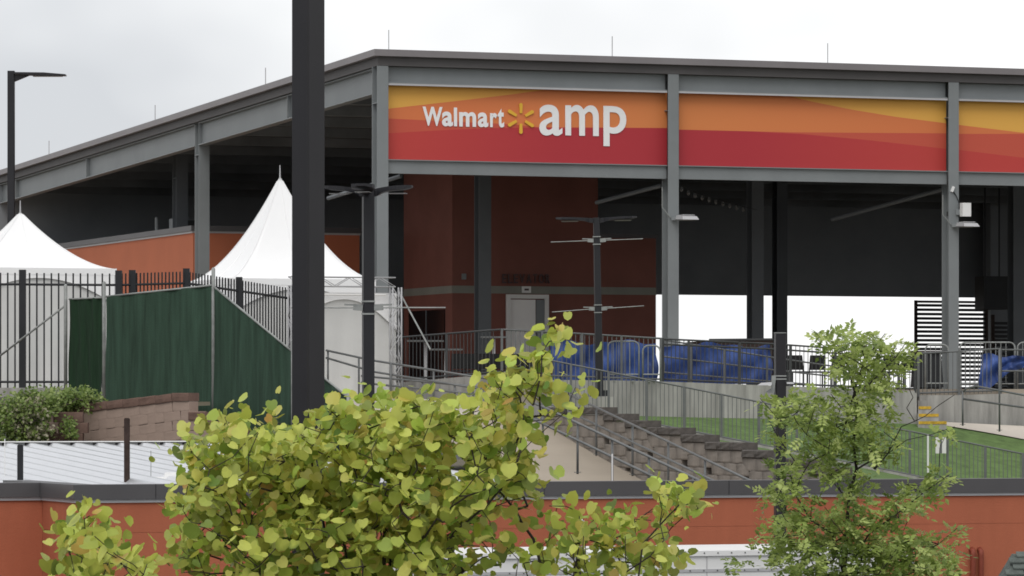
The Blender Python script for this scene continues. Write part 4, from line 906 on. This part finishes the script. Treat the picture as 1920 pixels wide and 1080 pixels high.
def pick(rnd, tab):
    r = rnd.uniform(0, sum(w_ for _, w_ in tab))
    for c, w_ in tab:
        r -= w_
        if r <= 0: return c
    return tab[0][0]
def redbud(label, ells, limbs, base, Y, nleaf, seed, nobj, lsz=.077):
    rnd = random.Random(seed); o = thing('redbud_tree', label, 'tree', (base[0], base[1], 0), 0, 'yellow green redbuds'); off = Vector(o.location)
    sk = Skel(); ids = []
    for par, pts in limbs:
        pid = -1 if par is None else ids[par]
        ids.append(sk.chain([P(*q) if len(q) == 3 else Vector((base[0], base[1], 0)) for q in pts], pid))
    area = sum(e[2] * e[3] for e in ells); leaves = []
    tips = []
    for e in ells:
        k = e[4] if len(e) > 4 else 1.0
        dep = e[5] if len(e) > 5 else 0.0
        nt_ = max(2, int(nleaf / 6.0 * e[2] * e[3] / area * k))
        for _ in range(nt_):
            x, y = in_ell(e, rnd); tips.append(P(x, y, Y + dep + rnd.gauss(0, .45)))
    tips.sort(key=lambda p: (p - Vector((base[0], base[1], 2.6))).length)
    for p in tips:
        sk.attach(p, rnd, .02)
        for _ in range(rnd.choice((4, 5, 6, 6, 7))):
            leaves.append((p + Vector((rnd.gauss(0, .075), rnd.gauss(0, .075), rnd.gauss(.01, .065))), rot_leaf(rnd), lsz * rnd.choice((.55, .75, .9, 1.0, 1.1, 1.3)) * rnd.uniform(.9, 1.1)))
    sk.mesh(.0028, .42, .07, off).build('trunk', 'bark', o, True)
    # which leaves show largest: nearest ones become parts
    leaves.sort(key=lambda l: l[0].y - l[2] * 3)
    variants = []
    for i in range(26):
        vs, fs = leaf_shape('heart', rnd); c = [q * 1.12 for q in lin(pick(rnd, GREENS))]; c2 = [q * 1.12 for q in lin(pick(rnd, GREENS))]; edge = rnd.random() < .25
        cols = [tuple(lerp(c[q], c2[q] if edge else c[q] * 1.1, k in (3, 4, 5, 8, 9)) * (1.16 if k in (0, 10) else 1) for q in range(3)) for k in range(len(vs))]
        variants.append(MB().add(vs, fs, cols).mesh('leaf', 'leaf', True))
    crown = MB()
    for p, m, s in leaves[nobj:]:
        vs, fs = leaf_shape('heart', rnd); c = lin(pick(rnd, GREENS)); c = tuple(q * rnd.uniform(.98, 1.25) for q in c)
        crown.add([p - off + m @ (Vector(v) * s) for v in vs], fs, [c] * len(vs))
    cr = crown.build('crown', 'leaf', o, True); cr['kind'] = 'stuff'
    for p, m, s in leaves[:nobj]:
        q = link('leaf', rnd.choice(variants), cr); q.matrix_local = Matrix.LocRotScale(p - off, m.to_quaternion(), (s, s, s))
    return o
main_e = [(400, 850, 60, 45), (450, 805, 45, 32), (400, 900, 50, 40), (520, 830, 75, 42), (615, 805, 55, 42), (650, 762, 34, 22), (730, 785, 75, 42), (790, 768, 40, 25), (480, 900, 100, 60), (600, 890, 110, 70), (720, 880, 110, 70), (820, 850, 85, 70),
          (880, 805, 55, 50), (930, 752, 34, 40), (960, 700, 36, 28), (990, 745, 34, 38), (1020, 690, 24, 22), (1066, 722, 22, 10), (1000, 648, 28, 10), (1056, 640, 20, 10), (1030, 655, 22, 18), (1048, 790, 28, 24, .8), (960, 820, 48, 40), (930, 880, 58, 50), (970, 925, 30, 34),
          (400, 970, 60, 45, .8), (385, 1045, 60, 45, .8), (520, 1000, 95, 70), (650, 990, 110, 80), (780, 970, 100, 80), (880, 950, 50, 55), (900, 1010, 40, 40, .8), (560, 1070, 140, 40, .8), (750, 1070, 110, 40, .8), (860, 1060, 45, 30, .7),
          (1035, 962, 26, 16, .8), (1130, 968, 26, 18, .8), (1040, 1030, 45, 40, .55), (1110, 1000, 45, 40, .8), (1160, 985, 35, 30, .7), (1190, 1030, 55, 45, .75), (1220, 965, 30, 25, .8), (1270, 940, 40, 22), (1298, 938, 22, 24), (1240, 1060, 36, 25), (1120, 1060, 60, 30, .6), (990, 1060, 20, 25, .5), (1265, 985, 22, 26, .6),
          (640, 1180, 240, 70, .5), (720, 1300, 220, 60, .4), (1080, 1150, 160, 50, .4)]
YR = 28.0
bx_, by_ = P(700, 0, YR).x, YR
limbs = [(None, [(0,), (702, 1900, YR), (698, 1650, YR), (700, 1420, YR)]),
         (0, [(712, 1250, YR), (716, 1120, YR), (722, 1020, YR - .1), (718, 960, YR), (702, 900, YR + .1), (720, 830, YR + .2)]),
         (0, [(670, 1260, YR + .2), (640, 1120, YR + .2), (612, 1010, YR + .1), (600, 940, YR), (585, 870, YR), (560, 820, YR)]),
         (0, [(780, 1240, YR - .2), (800, 1100, YR - .3), (850, 1000, YR - .3), (915, 945, YR - .4), (965, 885, YR - .4), (985, 810, YR - .3), (975, 745, YR - .3), (940, 695, YR - .2)]),
         (3, [(1000, 760, YR - .3), (1015, 700, YR - .3), (1016, 660, YR - .3), (1030, 640, YR - .3)]),
         (0, [(560, 1260, YR - .3), (500, 1120, YR - .3), (470, 1000, YR - .3), (440, 920, YR - .2), (410, 850, YR - .2)]),
         (0, [(860, 1300, YR + .3), (1010, 1180, YR + .3), (1020, 1080, YR + .2), (1000, 1010, YR + .2)]),
         (0, [(900, 1330, YR), (1060, 1200, YR), (1075, 1080, YR - .1), (1090, 1000, YR - .1), (1085, 960, YR)]),
         (0, [(920, 1360, YR - .2), (1150, 1230, YR - .3), (1195, 1100, YR - .3), (1205, 1020, YR - .3), (1260, 960, YR - .3), (1290, 930, YR - .3)]),
         (1, [(760, 880, YR), (800, 810, YR), (815, 775, YR)])]
redbud('large multi stemmed redbud with yellow green heart leaves in the foreground', main_e, limbs, (bx_, by_), YR, 8400, 11, 300)
left_e = [(160, 985, 36, 24), (140, 1030, 28, 28), (185, 1030, 38, 32), (230, 1060, 48, 24), (155, 1070, 34, 20), (280, 1074, 22, 10), (200, 1120, 80, 40, .6)]
redbud('small redbud sprig at the lower left before the orange wall', left_e, [(None, [(0,), (222, 1700, 27), (215, 1350, 27), (205, 1180, 27), (190, 1090, 27), (165, 1010, 27)]), (0, [(250, 1075, 27)])], (P(225, 0, 27).x, 27), 27.0, 480, 5, 120, .088)

def feathery():
    rnd = random.Random(21); Yt = 45.0
    o = thing('feathery_tree', 'slender green tree with fine feathery leaves in front of the black pole', 'tree', (P(1590, 0, Yt).x, Yt, 0)); off = Vector(o.location); sk = Skel()
    i0 = sk.chain([off, P(1588, 1500, Yt), P(1590, 1300, Yt), P(1582, 1080, Yt)], -1)
    i1 = sk.chain([P(1588, 980, Yt), P(1592, 930, Yt), P(1606, 880, Yt), P(1600, 830, Yt), P(1606, 780, Yt), P(1602, 735, Yt)], i0)
    sk.chain([P(1615, 690, Yt), P(1640, 650, Yt), P(1660, 625, Yt)], i1); sk.chain([P(1590, 690, Yt), P(1575, 650, Yt), P(1545, 632, Yt), P(1525, 622, Yt)], i1)
    sk.chain([P(1630, 720, Yt - .2), P(1680, 670, Yt - .2), P(1700, 640, Yt - .2)], i1)
    sk.chain([P(1560, 1000, Yt - .3), P(1520, 975, Yt - .3), P(1490, 925, Yt - .3), P(1480, 880, Yt - .3)], i0)
    sk.chain([P(1630, 1000, Yt - .3), P(1680, 965, Yt - .3), P(1730, 925, Yt - .3), P(1780, 890, Yt - .3)], i0)
    sk.chain([P(1570, 850, Yt + .2), P(1540, 800, Yt + .2), P(1500, 770, Yt + .2), P(1440, 745, Yt + .2)], i1)
    tw = sk.chain([P(1640, 880, Yt - .2), P(1665, 850, Yt - .2), P(1700, 825, Yt - .2), P(1745, 815, Yt - .2), P(1790, 800, Yt - .2)], i1)
    sk.chain([P(1690, 800, Yt - .2), P(1715, 790, Yt - .2), P(1700, 765, Yt - .2), P(1712, 745, Yt - .2), P(1705, 730, Yt - .2)], tw - 3)
    sk.chain([P(1735, 780, Yt - .2), P(1760, 760, Yt - .2), P(1790, 740, Yt - .2)], len(sk.p) - 4)
    sk.chain([P(1700, 1050, Yt), P(1760, 1020, Yt), P(1795, 990, Yt)], i0)
    el_ = [(1600, 640, 58, 24), (1540, 628, 20, 9), (1640, 672, 55, 34), (1690, 648, 18, 18), (1602, 688, 44, 22, .8), (1500, 770, 50, 30), (1440, 750, 20, 10), (1590, 792, 55, 34, .85), (1652, 722, 34, 20, .8), (1600, 738, 48, 24, .7), (1640, 768, 44, 22, .6), (1640, 826, 46, 28, .85), (1460, 805, 24, 26, .6), (1545, 835, 44, 32),
           (1480, 880, 40, 36, .6), (1565, 875, 40, 24, .75), (1470, 925, 46, 28, .6), (1600, 908, 40, 26, .75), (1655, 862, 28, 16, .6), (1720, 925, 32, 22), (1768, 896, 28, 15), (1690, 950, 36, 22), (1520, 990, 85, 42), (1600, 962, 50, 30, .8), (1650, 1000, 62, 36),
           (1560, 1052, 120, 36), (1700, 1035, 52, 36), (1450, 1020, 28, 22), (1760, 1045, 40, 30), (1792, 1003, 16, 18, .7), (1775, 815, 22, 16, .35), (1690, 1075, 110, 20), (1378, 1062, 26, 14, .5), (1520, 745, 34, 14, .8), (1600, 1160, 200, 60, .6), (1600, 1270, 170, 60, .5)]
    mb = MB(); tips = []
    for e in el_:
        for _ in range(max(3, int(e[2] * e[3] / 20 * (e[4] if len(e) > 4 else 1)))):
            x, y = in_ell(e, rnd); tips.append(P(x, y, Yt + rnd.gauss(0, .42)))
    tips.sort(key=lambda p: (p - Vector((off.x, Yt, 3.4))).length)
    tab = [((.62, .69, .36), 4), ((.56, .63, .33), 5), ((.68, .74, .42), 4), ((.46, .54, .27), 3), ((.73, .78, .48), 2.5)]
    vs0, fs0 = leaf_shape('leaflet', rnd)
    for ti, p in enumerate(tips):
        if ti % 7 == 0: sk.attach(p, rnd, .035)
        c0 = lin(pick(rnd, tab))
        # one compound leaf: a short curved stalk with pairs of leaflets
        d = Vector((rnd.gauss(0, .8), rnd.gauss(0, .6), rnd.gauss(-.15, .45))).normalized(); ln = rnd.uniform(.10, .19); side = d.cross(Vector((rnd.gauss(0, .4), rnd.gauss(0, .4), 1))).normalized(); up = side.cross(d)
        for k in range(9):
            f = (k // 2 + .6) / 5; q = p + d * ln * f + Vector((0, 0, -.05 * f * f)); sd = 1 if k % 2 else -1
            if k == 8: dd = d
            else: dd = (d * .45 + side * sd + up * rnd.gauss(0, .25)).normalized()
            nn = (up + Vector((rnd.gauss(0, .3), rnd.gauss(-.2, .3), rnd.gauss(0, .3)))); nn = (nn - dd * nn.dot(dd)).normalized(); ss = dd.cross(nn); s = rnd.uniform(.05, .085)
            mm = Matrix(((ss.x, nn.x, -dd.x), (ss.y, nn.y, -dd.y), (ss.z, nn.z, -dd.z))); g = rnd.uniform(.85, 1.15)
            mb.add([q - off + mm @ (Vector(v) * s) for v in vs0], fs0, [tuple(x * g for x in c0)] * 4)
    sk.mesh(.0038, .40, .075, off).build('trunk', 'bark2', o, True); c = mb.build('crown', 'leaf', o); c['kind'] = 'stuff'
feathery()
def bush(label, ells, Y, n, seed, flowers=0, base=None):
    rnd = random.Random(seed); b0 = P(ells[0][0], base or 830, Y); o = thing('flowering_shrub' if flowers else 'shrub', label, 'shrub', b0); off = Vector(b0); mb = MB(); sk = Skel(); r0 = sk.add(off, -1); fl_ = MB()
    vs0, fs0 = leaf_shape('leaflet', rnd); tab = [((.50, .58, .30), 4), ((.44, .52, .26), 5), ((.60, .66, .40), 3), ((.36, .45, .20), 3)]
    ar = sum(e[2] * e[3] for e in ells)
    for e in ells:
        for k in range(int(n * e[2] * e[3] / ar)):
            x, y = in_ell(e, rnd); p = P(x, y, Y + rnd.gauss(0, .3))
            if k % 9 == 0: sk.attach(p, rnd, .05)
            c0 = lin(pick(rnd, tab))
            for _ in range(3):
                m = rot_leaf(rnd, .2); s = rnd.uniform(.05, .10); pp = p + Vector((rnd.gauss(0, .05), rnd.gauss(0, .05), rnd.gauss(0, .05)))
                mb.add([pp - off + m @ Vector((v[0] * s * 1.6, v[1] * s, v[2] * s)) for v in vs0], fs0, [c0] * 4)
    for _ in range(flowers):
        e = rnd.choice(ells[-4:]); x, y = in_ell(e, rnd); p = P(x, y, Y - .35 + rnd.gauss(0, .1)) - off
        for _ in range(6):
            m = rot_leaf(rnd, .0); s = .05; q = p + Vector((rnd.gauss(0, .035), rnd.gauss(0, .03), rnd.gauss(0, .035)))
            fl_.add([q + m @ Vector((v[0] * s * 3, v[1] * s, v[2] * s * 1.3)) for v in vs0], fs0, [lin((.74, .72, .62))] * 4)
    sk.mesh(.006, .4, .04, off).build('stem', 'bark', o); c = mb.build('foliage', 'leaf', o); c['kind'] = 'stuff'
    if flowers: q = fl_.build('blossom', 'leaf', o); q['kind'] = 'stuff'
bush('large flowering shrub with pale blossoms at the left above the metal roof', [(40, 770, 45, 35), (70, 755, 45, 25), (15, 800, 35, 40), (30, 820, 45, 25), (50, 785, 40, 28), (75, 810, 25, 18), (30, 790, 30, 20), (65, 770, 30, 25)], 88.8, 2000, 5, 120)
bush('green shrub spilling over the retaining wall under the dark green screen', [(150, 745, 38, 16), (110, 748, 30, 18), (130, 762, 45, 10)], 90.2, 800, 6, 0, 790)
bush('small dark green shrub clinging to the brick corner', [(128, 800, 10, 16), (134, 812, 8, 10)], 88.7, 110, 9, 0, 840)
